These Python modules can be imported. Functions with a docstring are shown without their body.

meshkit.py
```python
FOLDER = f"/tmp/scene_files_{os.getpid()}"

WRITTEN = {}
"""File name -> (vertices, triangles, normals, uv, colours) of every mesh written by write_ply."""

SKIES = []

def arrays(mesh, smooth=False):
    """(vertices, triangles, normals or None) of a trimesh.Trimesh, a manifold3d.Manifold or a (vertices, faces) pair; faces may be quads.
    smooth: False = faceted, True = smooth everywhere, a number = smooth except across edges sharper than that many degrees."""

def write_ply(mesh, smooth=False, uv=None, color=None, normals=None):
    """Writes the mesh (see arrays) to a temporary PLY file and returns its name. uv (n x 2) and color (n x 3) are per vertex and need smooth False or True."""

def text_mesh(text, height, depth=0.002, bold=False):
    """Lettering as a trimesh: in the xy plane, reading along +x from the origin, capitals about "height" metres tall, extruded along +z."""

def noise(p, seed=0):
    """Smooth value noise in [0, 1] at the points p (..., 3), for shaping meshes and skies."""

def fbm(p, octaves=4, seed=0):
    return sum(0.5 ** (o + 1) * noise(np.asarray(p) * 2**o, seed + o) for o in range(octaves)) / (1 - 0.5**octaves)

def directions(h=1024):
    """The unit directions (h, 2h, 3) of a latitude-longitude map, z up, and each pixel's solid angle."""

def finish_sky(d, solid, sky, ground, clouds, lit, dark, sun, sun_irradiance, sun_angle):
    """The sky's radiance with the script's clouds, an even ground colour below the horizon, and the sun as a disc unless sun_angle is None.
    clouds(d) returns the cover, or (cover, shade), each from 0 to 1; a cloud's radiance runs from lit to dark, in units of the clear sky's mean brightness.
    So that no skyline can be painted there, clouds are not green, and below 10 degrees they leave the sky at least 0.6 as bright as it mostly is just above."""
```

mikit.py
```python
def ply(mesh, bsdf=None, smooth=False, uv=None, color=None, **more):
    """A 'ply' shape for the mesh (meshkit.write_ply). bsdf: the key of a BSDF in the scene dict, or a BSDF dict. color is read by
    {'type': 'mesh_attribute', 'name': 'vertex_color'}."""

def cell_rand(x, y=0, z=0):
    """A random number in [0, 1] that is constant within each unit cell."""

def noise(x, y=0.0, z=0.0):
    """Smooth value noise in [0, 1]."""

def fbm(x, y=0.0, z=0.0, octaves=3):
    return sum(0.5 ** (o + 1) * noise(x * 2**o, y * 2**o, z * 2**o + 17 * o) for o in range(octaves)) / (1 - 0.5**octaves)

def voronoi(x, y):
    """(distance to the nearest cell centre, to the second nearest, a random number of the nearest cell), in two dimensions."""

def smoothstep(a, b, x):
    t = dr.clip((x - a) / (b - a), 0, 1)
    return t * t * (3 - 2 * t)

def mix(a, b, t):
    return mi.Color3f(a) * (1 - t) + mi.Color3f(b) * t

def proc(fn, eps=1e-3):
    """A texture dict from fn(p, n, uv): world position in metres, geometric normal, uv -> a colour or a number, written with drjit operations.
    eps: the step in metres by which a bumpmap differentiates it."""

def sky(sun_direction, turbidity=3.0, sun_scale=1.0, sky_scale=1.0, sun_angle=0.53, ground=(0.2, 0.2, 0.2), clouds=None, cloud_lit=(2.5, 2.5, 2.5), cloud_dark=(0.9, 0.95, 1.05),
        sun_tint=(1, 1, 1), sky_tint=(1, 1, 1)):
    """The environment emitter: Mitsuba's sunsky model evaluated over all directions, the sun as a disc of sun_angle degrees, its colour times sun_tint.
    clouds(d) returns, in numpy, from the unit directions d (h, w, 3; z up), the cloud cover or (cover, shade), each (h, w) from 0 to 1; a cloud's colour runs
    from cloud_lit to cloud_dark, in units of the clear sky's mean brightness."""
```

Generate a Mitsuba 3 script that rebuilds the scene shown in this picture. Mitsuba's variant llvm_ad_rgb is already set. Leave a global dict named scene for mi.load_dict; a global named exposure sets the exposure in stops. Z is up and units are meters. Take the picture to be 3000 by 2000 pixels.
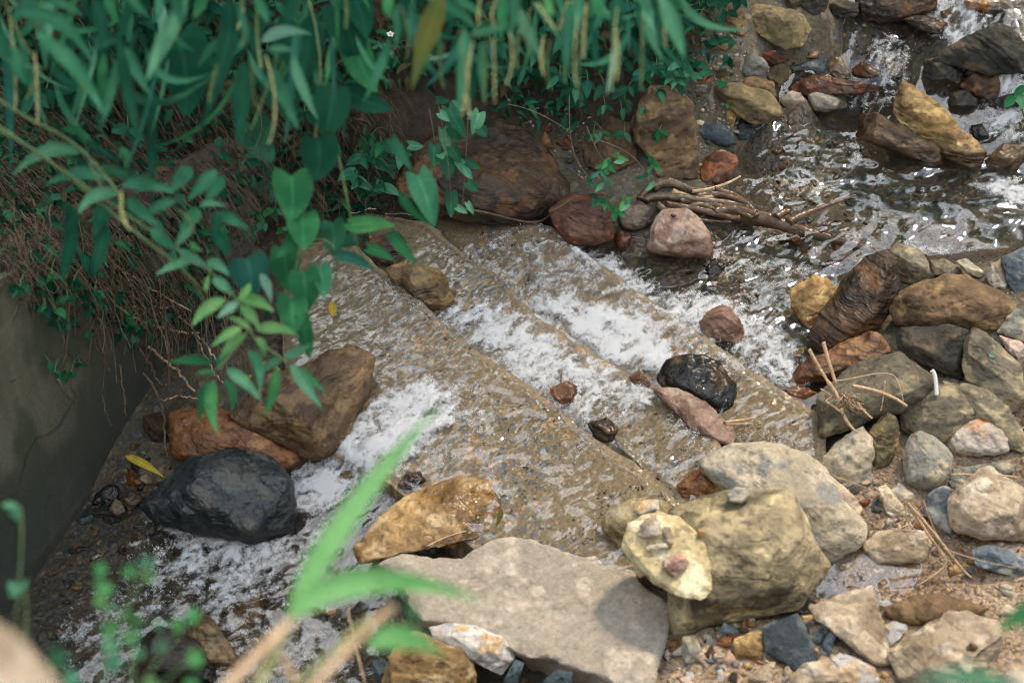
import math, random
import numpy as np, trimesh, shapely, manifold3d
import mitsuba as mi, drjit as dr
import mikit, meshkit
from mikit import noise as N3, fbm as FB, smoothstep as SS, mix, voronoi
from scipy.interpolate import RBFInterpolator
from scipy.ndimage import gaussian_filter, map_coordinates
from shapely.geometry import Polygon, LineString, Point

random.seed(5); RNG = np.random.default_rng(5)
scene, labels = {}, {}
# ------------------------------------------------------------------ camera, sky, exposure
CAM = np.array([0, 0, 3.2]); PITCH = math.radians(38); FOV = 40.0
FW = np.array([0, math.cos(PITCH), -math.sin(PITCH)]); UP = np.array([0, math.sin(PITCH), math.cos(PITCH)]); RT = np.array([1.0, 0, 0])
scene['camera'] = {'type': 'thinlens', 'fov': FOV, 'fov_axis': 'x', 'near_clip': 0.05, 'far_clip': 400.0, 'aperture_radius': 0.0125, 'focus_distance': 5.35,
                   'to_world': mi.ScalarTransform4f().look_at(origin=CAM.tolist(), target=(CAM + FW).tolist(), up=[0, 0, 1])}
SUN = np.array([0.42, 0.50, 1.0]); SUN = SUN / np.linalg.norm(SUN)
exposure = 2.4
def clouds(d):
    c = meshkit.fbm(d * np.array([2.2, 2.2, 3.0]) + 3.1, 5, 4)
    return np.clip((c - 0.36) * 5, 0, 1) * 0.85, np.clip((meshkit.fbm(d * 4 + 9, 3, 8) - .4) * 1.5, 0, 1) * .6
scene['sky'] = mikit.sky(SUN.tolist(), turbidity=4, sun_scale=0.42, sun_angle=7.0, clouds=clouds, cloud_lit=(4.6, 4.7, 4.8), cloud_dark=(1.6, 1.7, 1.85), sun_tint=(1.05, 1.0, .92))


FP = 1176 / math.tan(math.radians(FOV / 2))
def ray(u, v): return RT * ((u - 1176) / FP) + FW + UP * ((784 - v) / FP)
def at(u, v, z):
    d = ray(u, v); return CAM + d * ((z - CAM[2]) / d[2])
def px(p):
    q = np.asarray(p) - CAM; t = q @ FW
    return 1176 + q @ RT / t * FP, 784 - q @ UP / t * FP
REG = {'TL': (0, 0), 'TC': (784, 0), 'TR': (1568, 0), 'ML': (0, 523), 'MC': (784, 523), 'MR': (1568, 523), 'BL': (0, 1045), 'BC': (784, 1045), 'BR': (1568, 1045)}
def pts(reg, s):
    a = np.array([[float(x) for x in q.split(',')] for q in s.split()])
    return a if reg == 'D' else a / 3 + np.array(REG[reg])

# ------------------------------------------------------------------ helpers for the scene dict
COUNT = {}
def numbered(k):
    n = COUNT.get(k, 0); COUNT[k] = n + 1
    return k if n == 0 else f'{k}_{n:03d}'
def tag(key, label=None, cat=None, group=None, kind=None):
    labels[key] = {k: v for k, v in dict(label=label, category=cat, group=group, kind=kind).items() if v}
def put(key, mesh, bsdf, smooth=True, uv=None):
    scene[key] = mikit.ply(mesh, bsdf, smooth=smooth, uv=uv); return key
def thing(name, label, cat, group=None):
    k = numbered(name); tag(k, label, cat, group); return k
def part(parent, name, mesh, bsdf, smooth=True, uv=None, label=None, kind=None):
    k = numbered(parent + '__' + name); put(k, mesh, bsdf, smooth, uv)
    if label or kind: tag(k, label, kind=kind)
    return k
def lin(c): 
    c = np.asarray(c, float) / 255
    return np.where(c < .04045, c / 12.92, ((c + .055) / 1.055) ** 2.4)

# ------------------------------------------------------------------ terrain and water surfaces as functions
CTRL = """2250,0,.62,.66 2350,10,.62,.66 2100,40,.56,.5 1900,20,.6,.4 2270,70,.56,.62 2340,100,.56,.6 2200,90,.5,.55 2140,100,.44,.5 1950,120,.38,.48 1850,90,.5,.47 2000,170,.34,.44 2080,130,.36,.47
2100,190,.36,.42 2200,230,.32,.38 2280,290,.26,.32 2330,420,.15,.21 2010,235,.24,.335 1960,270,.16,.25 1850,285,.12,.215 1800,290,.12,.21 1750,400,.05,.205 1950,400,.05,.205
2150,440,.05,.205 2250,520,.05,.20 2330,560,.06,.19 1780,470,.06,.20 1950,520,.06,.195 2100,560,.05,.18 1750,560,.02,.13 1900,600,.02,.12 1800,650,.02,.09 1650,620,.02,.09
1550,610,.03,.088 1420,590,.04,.085 1600,700,.01,.075 1750,780,-.02,.06 1800,850,-.03,.052 1870,930,-.02,.045 1300,700,-.1,0 1100,900,-.12,0 1500,1000,-.1,0 1250,1100,-.13,-.02
1000,700,-.08,0 900,800,-.09,0 850,600,-.05,0 780,1060,-.14,-.075 740,1150,-.22,-.135 700,1220,-.26,-.165 500,1250,-.3,-.185 600,1300,-.3,-.185 300,1300,-.27,-.19 250,1150,-.22,-.195
150,1250,-.24,-.2 120,1400,-.27,-.2 350,1450,-.3,-.2 550,1450,-.3,-.2 700,1400,-.3,-.195 780,1480,-.3,-.2 330,1050,-.13,-.2 400,1000,-.1,-.2 600,900,-.06,-.08 560,960,-.08,-.09
150,1568,-.3,-.2 500,1568,-.3,-.2 850,1568,-.27,-.22 1400,1290,-.06,-.2 1600,1150,-.02,-.2 1900,1070,.05,-.15 1850,1000,0,-.06 2000,900,.1,-.1 2150,850,.16,-.1
2300,700,.2,-.05 2300,620,.19,.1 2330,590,.16,.17 2150,600,.12,.12 2000,1150,.05,-.2 2200,1000,.11,-.2 2300,1250,.09,-.2 2000,1300,.02,-.2 1940,1330,.0,-.2 2080,1330,.01,-.2 2230,1330,.05,-.2
1800,1450,.04,-.2 2000,1500,.06,-.2 2300,1500,.1,-.2 1600,1500,0,-.2 1300,1500,-.12,-.21 1000,1500,-.2,-.21 1500,1568,-.02,-.2 1900,1568,.06,-.2 2352,1568,.12,-.2 1100,1350,-.13,-.2 950,1200,-.14,-.1
1690,330,.19,.15 1620,200,.4,.2 1700,100,.55,.3 1660,430,.17,.15 1500,470,.14,.1 1850,200,.36,.25 1350,500,.08,.05 2200,0,.66,.6"""
C_ = np.array([[float(x) for x in q.split(',')] for q in CTRL.split()])
C_XY = np.array([at(u, v, z)[:2] for u, v, z, w in C_])
far = np.array([[-4, 9, .9, .5], [0, 11, 1.2, 1.0], [4, 10, 1.3, 1.1], [4, 7, .8, .4], [3, 4.5, .45, 0], [2.6, 3, .4, -.3], [-3, 2, -.3, -.25], [-3, .5, -.3, -.3], [0, 1.5, .0, -.3], [2.5, 1, .4, -.4], [3.5, 5.5, .6, .2]])
XY = np.vstack([C_XY, far[:, :2]])
rbz = RBFInterpolator(XY, np.r_[C_[:, 2], far[:, 2]], kernel='linear', smoothing=.02)
rbw = RBFInterpolator(XY, np.r_[C_[:, 3], far[:, 3]], kernel='linear', smoothing=.02)
WALL0, WDIR = np.array([-1.5788, 3.1417]), np.array([0.3223, 0.9467])
WALL = lambda s: WALL0 + WDIR * s
FOOT = np.array([WALL(-4.0) - [.12, 0], WALL(1.72) - [.12, 0], [-.62, 5.0], [-.3, 5.15], [.1, 5.2], *[at(u, v, z)[:2] for u, v, z in ((1400, 330, .25), (1500, 230, .35), (1560, 130, .5), (1600, 60, .6), (1610, -30, .68), (1590, -120, .75))], [1.0, 11]])
BANKPOLY = Polygon(np.vstack([FOOT, [[-30, 30], [-30, -2]]]))
def bank_dist(x, y):
    p = shapely.points(x, y)
    d = shapely.distance(p, LineString(FOOT))
    return np.where(shapely.contains_xy(BANKPOLY, x, y), d, -d)
def wall_h(y): return .80 - .30 * np.clip(y - 3.3, -9, 2)
def terrain(x, y):
    x, y = np.asarray(x, float), np.asarray(y, float); sh = x.shape; x, y = x.ravel(), y.ravel()
    xc, yc = np.clip(x, -4, 4), np.clip(y, .5, 11)
    z = rbz(np.c_[xc, yc])
    p3 = np.c_[x, y, 0 * x]
    z = z + (meshkit.fbm(p3 * 9, 4, 2) - .5) * .035 + (meshkit.fbm(p3 * 2.5, 3, 5) - .5) * .05
    s = bank_dist(x, y)
    wallness = np.clip((5.0 - y) / .25, 0, 1)
    rise_w = np.clip(s / .1, 0, 1) * (wall_h(y) - .02) + np.clip(s - .15, 0, 3) * .62
    rise_b = np.clip(s, 0, .7) * 1.25 + np.clip(s - .7, 0, 9) * .55
    zb = np.where(wallness > .5, np.maximum(z, -.2 * (1 - np.clip(s / .1, 0, 1)) + rise_w * 1.0), z + rise_b)
    rough = (meshkit.fbm(p3 * 6, 4, 9) - .5) * .16
    z = np.where(s > 0, zb + rough * np.clip(s / .3, 0, 1), z)
    near = np.clip((2.25 - y - .05 * np.sin(x * 3)) / 1.0, 0, 1)
    z = z + near ** 1.2 * 1.55 * np.where(x > -3, 1, 1)
    r = np.hypot(x, y - 4)
    z = z + np.clip(r - 7, 0, 200) * .22
    return z.reshape(sh)
GX = np.arange(-3.2, 3.6, .02); GY = np.arange(.5, 9.0, .02)
gx, gy = np.meshgrid(GX, GY)
TZ = terrain(gx, gy)
def sampler(grid, X0, Y0, st):
    def f(x, y):
        x, y = np.broadcast_arrays(np.asarray(x, float), np.asarray(y, float))
        return map_coordinates(grid, [(np.atleast_1d(y) - Y0) / st, (np.atleast_1d(x) - X0) / st], order=1, mode='nearest').reshape(x.shape)
    return f

# concrete slabs of the spillway: outlines in picture points, a plane each
def plane3(a, b, c):
    A = np.array([at(*q) for q in (a, b, c)]); co = np.linalg.solve(np.c_[A[:, :2], [1, 1, 1]], A[:, 2]); return co
SLABS = [
 ('S0', pts('D', '690,560 800,545 877,618 930,660 984,703 1030,753 1094,803 1134,826 1217,883 1264,920 1317,963 1367,1003 1430,1045 1471,1072 1517,1112 1575,1165 1560,1290 1420,1340 1150,1290 1000,1200 900,1110 800,1060 745,1030 660,900 640,700'), plane3((984, 703, .085), (1517, 1112, .08), (850, 1000, -.03))),
 ('S1', pts('D', '830,485 985,510 1060,575 1130,618 1185,672 1230,722 1318,780 1440,853 1500,890 1640,1000 1700,1075 1600,1200 1540,1145 1471,1085 1367,1016 1264,933 1134,840 1030,766 984,716 877,630'), plane3((1130, 618, .10), (1500, 890, .10), (1217, 895, .012))),
 ('S2', pts('D', '985,500 1120,470 1268,520 1316,558 1417,631 1467,668 1568,738 1645,788 1741,858 1895,952 1900,1060 1740,1085 1650,1010 1510,903 1440,866 1318,793 1230,735 1185,684 1130,630 1060,590'), plane3((1316, 558, .12), (1741, 858, .115), (1300, 775, .03))),
]
def on_plane(u, v, co):
    d = ray(u, v); t = (co[0] * CAM[0] + co[1] * CAM[1] + co[2] - CAM[2]) / (d[2] - co[0] * d[0] - co[1] * d[1]); return CAM + d * t
SLABW = []
for nm, poly, co in SLABS:
    w = np.array([on_plane(u, v, co)[:2] for u, v in poly])
    SLABW.append((nm, Polygon(w).buffer(0), co))
# water level on its grid
WS = .009
WX = np.arange(-2.2, 3.2, WS); WY = np.arange(2.1, 8.2, WS)
wx, wy = np.meshgrid(WX, WY)
WZ = rbw(np.c_[wx[::4, ::4].ravel(), wy[::4, ::4].ravel()]).reshape(wx[::4, ::4].shape)
WZ = sampler(WZ, WX[0], WY[0], WS * 4)(wx, wy)
WZ0 = WZ.copy(); SLABM = np.zeros_like(WZ)
for nm, pg, co in reversed(SLABW):
    m = shapely.contains_xy(pg, wx, wy)
    top = co[0] * wx + co[1] * wy + co[2]
    WZ = np.where(m & (SLABM == 0), top + .013, WZ); SLABM = np.maximum(SLABM, m)
# water on the slabs fades out where the slabs run under the dry stones at the lower right
WZ = gaussian_filter(WZ, 1.8)
soft = gaussian_filter(SLABM, 9)
WZ = np.where(SLABM > 0, WZ, WZ0 * (1 - soft) + soft * gaussian_filter(WZ, 6))
TW = sampler(TZ, GX[0], GY[0], .02)(wx, wy)
water_z = sampler(WZ, WX[0], WY[0], WS)
slab_top = np.full(TZ.shape, -9.0)
for nm, pg, co in SLABW:
    m = shapely.contains_xy(pg, gx, gy); slab_top = np.where(m, np.maximum(slab_top, co[0] * gx + co[1] * gy + co[2]), slab_top)
TZ = np.where(slab_top > -5, np.minimum(TZ, slab_top - .05), TZ)
GZ = np.maximum(TZ, slab_top)
WN = np.array([WDIR[1], -WDIR[0]])
_d = (np.stack([gx, gy], -1) - WALL0) @ WN; _l = (np.stack([gx, gy], -1) - WALL0) @ WDIR
GZ = np.where((_d < 0) & (_d > -.24) & (_l < 1.95), np.maximum(GZ, wall_h(gy)), GZ)
ground_z = sampler(GZ, GX[0], GY[0], .02)
def hit(u, v, off=0.0, water=False):
    d = ray(u, v); t = np.arange(1.0, 12, .006); P = CAM + d * t[:, None]
    g = ground_z(P[:, 0], P[:, 1])
    if water: g = np.maximum(g, np.where((P[:, 1] > 2.3) & (np.abs(P[:, 0]) < 3) & (P[:, 1] < 8), water_z(P[:, 0], P[:, 1]), -9))
    below = np.nonzero(P[:, 2] < g + off)[0]
    return P[below[0]] if len(below) else P[-1]
# ------------------------------------------------------------------ materials
def proc(fn, eps=1e-3): return mikit.proc(fn, eps)
def rgb(*c): return {'type': 'rgb', 'value': list(map(float, c))}
PAL = {  # name: base, second, stain (picture-like colours, converted), strata strength, vein
 'tan': ((198, 180, 154), (164, 146, 120), (214, 202, 182), .35), 'pale': ((206, 194, 170), (178, 166, 142), (150, 148, 140), .25),
 'grey': ((160, 158, 146), (128, 128, 118), (186, 174, 146), .3), 'green': ((148, 139, 117), (114, 107, 90), (180, 166, 132), .3),
 'olive': ((126, 112, 80), (94, 86, 62), (150, 132, 92), .5), 'brown': ((126, 102, 74), (94, 75, 54), (148, 122, 86), .45),
 'dark': ((72, 68, 58), (50, 50, 44), (96, 82, 60), .5), 'darkbrown': ((84, 64, 44), (56, 46, 34), (112, 80, 48), .5),
 'rust': ((160, 110, 68), (116, 78, 50), (190, 146, 96), .4), 'gold': ((164, 132, 84), (124, 98, 62), (192, 164, 112), .5),
 'ochre': ((190, 156, 104), (150, 120, 76), (216, 192, 148), .5), 'yellow': ((222, 208, 164), (198, 182, 138), (232, 222, 188), .2),
 'slate': ((74, 88, 96), (58, 70, 78), (110, 118, 116), .15), 'blue': ((128, 138, 142), (96, 108, 116), (170, 172, 166), .35),
 'white': ((216, 212, 204), (180, 180, 178), (206, 176, 134), .2), 'pink': ((190, 156, 138), (156, 122, 106), (208, 186, 168), .3),
 'whiteorange': ((212, 202, 186), (184, 172, 158), (204, 144, 92), .2), 'black': ((52, 58, 56), (36, 42, 44), (92, 78, 56), .2),
 'striped': ((168, 154, 124), (124, 115, 88), (196, 180, 140), .55), 'purple': ((120, 106, 98), (90, 80, 76), (150, 134, 118), .4),
 'concrete': ((174, 165, 150), (150, 142, 130), (192, 182, 166), .0), 'whiteochre': ((190, 164, 118), (156, 128, 84), (222, 206, 172), .5), 'reddish': ((122, 84, 62), (92, 56, 40), (160, 100, 62), .5)}
ROWS = []   # one row of 16 numbers per rock
ROWLEN = 16
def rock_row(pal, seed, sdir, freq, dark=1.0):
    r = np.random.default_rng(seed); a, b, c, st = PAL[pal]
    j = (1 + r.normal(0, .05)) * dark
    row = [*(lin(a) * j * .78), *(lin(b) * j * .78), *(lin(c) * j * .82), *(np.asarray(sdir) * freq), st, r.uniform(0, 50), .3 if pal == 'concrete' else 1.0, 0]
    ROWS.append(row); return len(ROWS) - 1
_TABLE = {}
def row(uv):
    if 't' not in _TABLE: _TABLE['t'] = mi.Float(np.array(ROWS, np.float32).ravel())
    i = mi.UInt32(dr.clip(dr.floor(uv.x), 0, len(ROWS) - 1)) * ROWLEN
    return lambda k: dr.gather(mi.Float, _TABLE['t'], i + k)
def strata(p, g):
    w = FB(p.x * 9, p.y * 9, p.z * 9, 3)
    q = p.x * g(9) + p.y * g(10) + p.z * g(11) + w * 1.8 + g(13)
    return q
def rock_color(p, n, uv):
    g = row(uv); s = g(13)
    A, B, C = (mi.Color3f(g(3 * k), g(3 * k + 1), g(3 * k + 2)) for k in range(3))
    m = FB(p.x * 8 + s, p.y * 8, p.z * 8, 5)
    c = mix(A, B, SS(.36, .64, m) * (.4 + .6 * g(14)))
    c = mix(c, C, SS(.53, .66, FB(p.x * 14, p.y * 14 + s, p.z * 14, 4)))
    q = strata(p, g); lay = N3(q * 1.0, 3.1, s) * .5 + N3(q * 3.1, 7.7, s) * .5
    c = c * (1 + g(12) * (SS(.25, .7, lay) - .6) * 1.2)
    fr = q * 1.3; seam = dr.abs(fr - dr.floor(fr) - .5); on = N3(dr.floor(fr) * 3.7, FB(p.x * 9, p.y * 9, p.z * 9, 2) * 6, s)
    c = c * (1 - .22 * (1 - SS(.0, .05, seam)) * SS(.5, .7, on) * SS(.05, .3, g(12)))
    gr = N3(p.x * 90, p.y * 90, p.z * 90) * .4 + N3(p.x * 210, p.y * 210, p.z * 210) * .35 + N3(p.x * 480, p.y * 480, p.z * 480) * .25
    c = c * (.55 + .9 * gr)
    lich = SS(.62, .72, FB(p.x * 35, p.y * 35, p.z * 35 + s, 3))
    c = mix(c, c * .5 + C * .55, lich * .7 * g(14))
    pit = SS(.69, .75, N3(p.x * 60 + s, p.y * 60, p.z * 60)); c = c * (1 - .35 * pit * g(14))
    wet = SS(.0, 1.0, uv.y + (m - .5) * .7)
    return c * mix(mi.Color3f(1), mi.Color3f(.5, .44, .38), wet)
def rock_rough(p, n, uv):
    m = FB(p.x * 22, p.y * 22, p.z * 22, 2)
    return dr.lerp(.85, .08 + .3 * m, dr.clip(uv.y, 0, 1))
def rock_bump(p, n, uv):
    g = row(uv); q = strata(p, g)
    lay = N3(q * 2.0, 3.1, g(13)) * .5 + N3(q * 6, 1.7, g(13)) * .5
    fr = q * 1.3; seam = dr.abs(fr - dr.floor(fr) - .5)
    return FB(p.x * 26, p.y * 26, p.z * 26, 5) * 1.5 + lay * g(12) * 1.1 - .22 * (1 - SS(0, .08, seam)) * g(12)
scene['rock_stone'] = {'type': 'bumpmap', 'arbitrary': proc(rock_bump, 1.5e-3), 'scale': .016,
    'bsdf': {'type': 'principled', 'base_color': proc(rock_color), 'roughness': proc(rock_rough), 'specular': .45}}

def pebbly(p, k, lo, seed):
    a = FB(p.x * k * .35, p.y * k * .35, seed, 2) * 1.2; c_ = FB(p.x * k * .35 + 7, p.y * k * .35, seed, 2) * 1.2
    f1, f2, w = voronoi(p.x * k + a, p.y * k + c_)
    return SS(.42, .34, f1 + (1 - w) * .12) * SS(lo, lo + .04, cellr(w + seed)), w, f1
def ground_color(p, n, uv):   # uv.x: 0 stream bed, 1 bank soil, 2 sand
    m = FB(p.x * 6, p.y * 6, p.z * 6, 5); m2 = FB(p.x * 23, p.y * 23, p.z * 23, 4)
    soil = mix(mi.Color3f(.020, .015, .010), mi.Color3f(.062, .044, .028), m2)
    on, w, f = pebbly(p, 24, .5, .1); on2, w2, f2 = pebbly(p, 60, .4, .6)
    def stones(w): return mix(mix(mi.Color3f(.12, .085, .05), mi.Color3f(.30, .22, .14), w), mi.Color3f(.11, .12, .125), SS(.6, .7, cellr(w * 3.3)))
    bed = mix(mi.Color3f(.085, .062, .036), mi.Color3f(.19, .145, .09), m2)
    bed = mix(bed, stones(w2), on2 * .8); bed = mix(bed, stones(w), on * .85) * (.55 + .9 * m)
    g2, _, w3 = voronoi(p.x * 150, p.y * 150)
    sand = mix(mi.Color3f(.27, .19, .12), mi.Color3f(.36, .275, .19), m2) * (.6 + .8 * w3)
    sand = mix(sand, stones(w2) * 1.25, on2 * .5)
    bed = bed * mi.Color3f(.72, .80, .84)
    c = mix(bed, soil, dr.clip(uv.x, 0, 1)); c = mix(c, sand, dr.clip(uv.x - 1, 0, 1))
    wet = dr.clip(uv.y, 0, 1)
    return c * (.7 + .6 * N3(p.x * 120, p.y * 120, p.z * 120)) * mix(mi.Color3f(1), mi.Color3f(.58, .52, .46), wet)
def cellr(w): return dr.abs(dr.sin(w * 91.7))
def ground_bump(p, n, uv):
    on, w, f = pebbly(p, 24, .5, .1); on2, w2, f2 = pebbly(p, 60, .4, .6)
    return on * (1 - f) * 1.0 + on2 * (1 - f2) * .5 + FB(p.x * 40, p.y * 40, p.z * 40, 4) * 1.2
scene['earth'] = {'type': 'bumpmap', 'arbitrary': proc(ground_bump, 2e-3), 'scale': .008,
    'bsdf': {'type': 'principled', 'base_color': proc(ground_color), 'roughness': proc(lambda p, n, uv: dr.lerp(.9, .4, dr.clip(uv.y, 0, 1)))}}

def concrete_color(p, n, uv):
    m = FB(p.x * 4, p.y * 4, p.z * 4, 5); m2 = FB(p.x * 30, p.y * 30, p.z * 30, 4)
    c = mix(mi.Color3f(.13, .10, .055), mi.Color3f(.265, .205, .125), m * .5 + m2 * .5)
    patch = SS(.44, .62, FB(p.x * 3.1 + 5, p.y * 3.1, 0, 3))
    on, w, f = pebbly(p, 34, .55, .3); on2, w2, f2 = pebbly(p, 75, .62, .8)
    agg = mix(mi.Color3f(.05, .065, .08), mi.Color3f(.15, .17, .19), cellr(w * 2.1)); agg = mix(agg, mi.Color3f(.40, .24, .11), SS(.84, .88, w))
    c = mix(c, agg, on * patch * .9)
    c = mix(c, mix(mi.Color3f(.06, .07, .08), mi.Color3f(.34, .24, .14), w2), on2 * (.3 + .6 * patch))
    return c * (.66 + .68 * N3(p.x * 140, p.y * 140, p.z * 140))
def concrete_bump(p, n, uv):
    on, w, f = pebbly(p, 34, .55, .3)
    return on * .4 + FB(p.x * 40, p.y * 40, p.z * 40, 4) * 1.3
scene['wet_concrete'] = {'type': 'bumpmap', 'arbitrary': proc(concrete_bump, 2e-3), 'scale': .005,
    'bsdf': {'type': 'principled', 'base_color': proc(concrete_color), 'roughness': .3, 'specular': .5}}
def wall_color(p, n, uv):
    m = FB(p.x * 2.4, p.y * 2.4, p.z * 1.2, 4)
    st = FB(p.y * 14, p.x * 3, p.z * 1.1, 3)
    c = mix(mi.Color3f(.078, .084, .05), mi.Color3f(.19, .175, .12), m)
    c = c * (.3 + 1.2 * st) * (.75 + .5 * FB(p.x * 9, p.y * 9, p.z * 9, 4))
    c = mix(c, mi.Color3f(.045, .06, .03), SS(.48, .62, FB(p.x * 5 + 3, p.y * 5, p.z * 2, 4)) * .8)
    c = c * (.6 + .4 * SS(.0, .03, dr.abs(FB(p.y * 3, p.z * 3, 4, 4) - .5)))
    low = SS(.25, -.15, p.z + (m - .5) * .5)
    c = mix(c, mi.Color3f(.05, .055, .045), low * .75)
    return c * (.8 + .4 * N3(p.x * 200, p.y * 200, p.z * 200))
scene['mossy_concrete'] = {'type': 'bumpmap', 'arbitrary': proc(lambda p, n, uv: FB(p.x * 50, p.y * 50, p.z * 50, 4)), 'scale': .004,
    'bsdf': {'type': 'principled', 'base_color': proc(wall_color), 'roughness': .6}}
scene['water_sheet'] = {'type': 'thindielectric', 'int_ior': 1.68}
scene['foam_white'] = {'type': 'principled', 'base_color': rgb(.85, .87, .88), 'roughness': .35, 'specular': .4}

# leaves: floor(uv.x) = palette row, its fraction = across (0.05..0.95), uv.y = along
LEAF = {'teal': ((.058, .22, .125), (.03, .14, .074)), 'deep': ((.018, .095, .055), (.011, .066, .038)), 'green': ((.045, .21, .085), (.028, .145, .06)),
        'bright': ((.10, .33, .11), (.06, .24, .09)), 'lime': ((.19, .40, .15), (.12, .31, .11)), 'reed': ((.20, .44, .17), (.13, .36, .12)), 'pale': ((.24, .46, .33), (.16, .36, .25)), 'autumn': ((.22, .16, .035), (.10, .14, .04)),
        'yellow': ((.55, .42, .06), (.42, .33, .05)), 'dry': ((.30, .20, .12), (.20, .13, .075)), 'shrub': ((.038, .15, .085), (.024, .105, .06)), 'mint': ((.125, .34, .20), (.078, .25, .135)), 'blue': ((.04, .17, .12), (.025, .12, .09)), 'dead': ((.14, .10, .055), (.08, .06, .035))}
LK = list(LEAF); LROW = np.array([[*LEAF[k][0], *LEAF[k][1]] for k in LK], np.float32)
_LT = {}
def leaf_color(p, n, uv):
    if 't' not in _LT: _LT['t'] = mi.Float(LROW.ravel())
    i = mi.UInt32(dr.clip(dr.floor(uv.x), 0, len(LK) - 1)) * 6
    g = lambda k: dr.gather(mi.Float, _LT['t'], i + k)
    a = dr.abs((uv.x - dr.floor(uv.x)) - .5) * 2.2
    A, B = mi.Color3f(g(0), g(1), g(2)), mi.Color3f(g(3), g(4), g(5))
    m = FB(p.x * 18, p.y * 18, p.z * 18, 2)
    c = mix(A, B, SS(.3, .7, m))
    q = (uv.y - a * .13) * 9; side = dr.abs(q - dr.floor(q) - .5) * 2
    c = c * (1 - .28 * SS(.25, .0, side) * SS(.02, .15, a))
    c = c * (1 + .55 * SS(.09, .03, a))
    spot = SS(.70, .74, FB(p.x * 60, p.y * 60, p.z * 60, 2))
    return mix(c, c * .55 + mi.Color3f(.03, .02, .0), spot * .5)
scene['leaf_green'] = {'type': 'principledthin', 'base_color': proc(leaf_color), 'roughness': .42, 'spec_trans': 0.0, 'diff_trans': .75, 'eta': 1.38}
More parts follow.
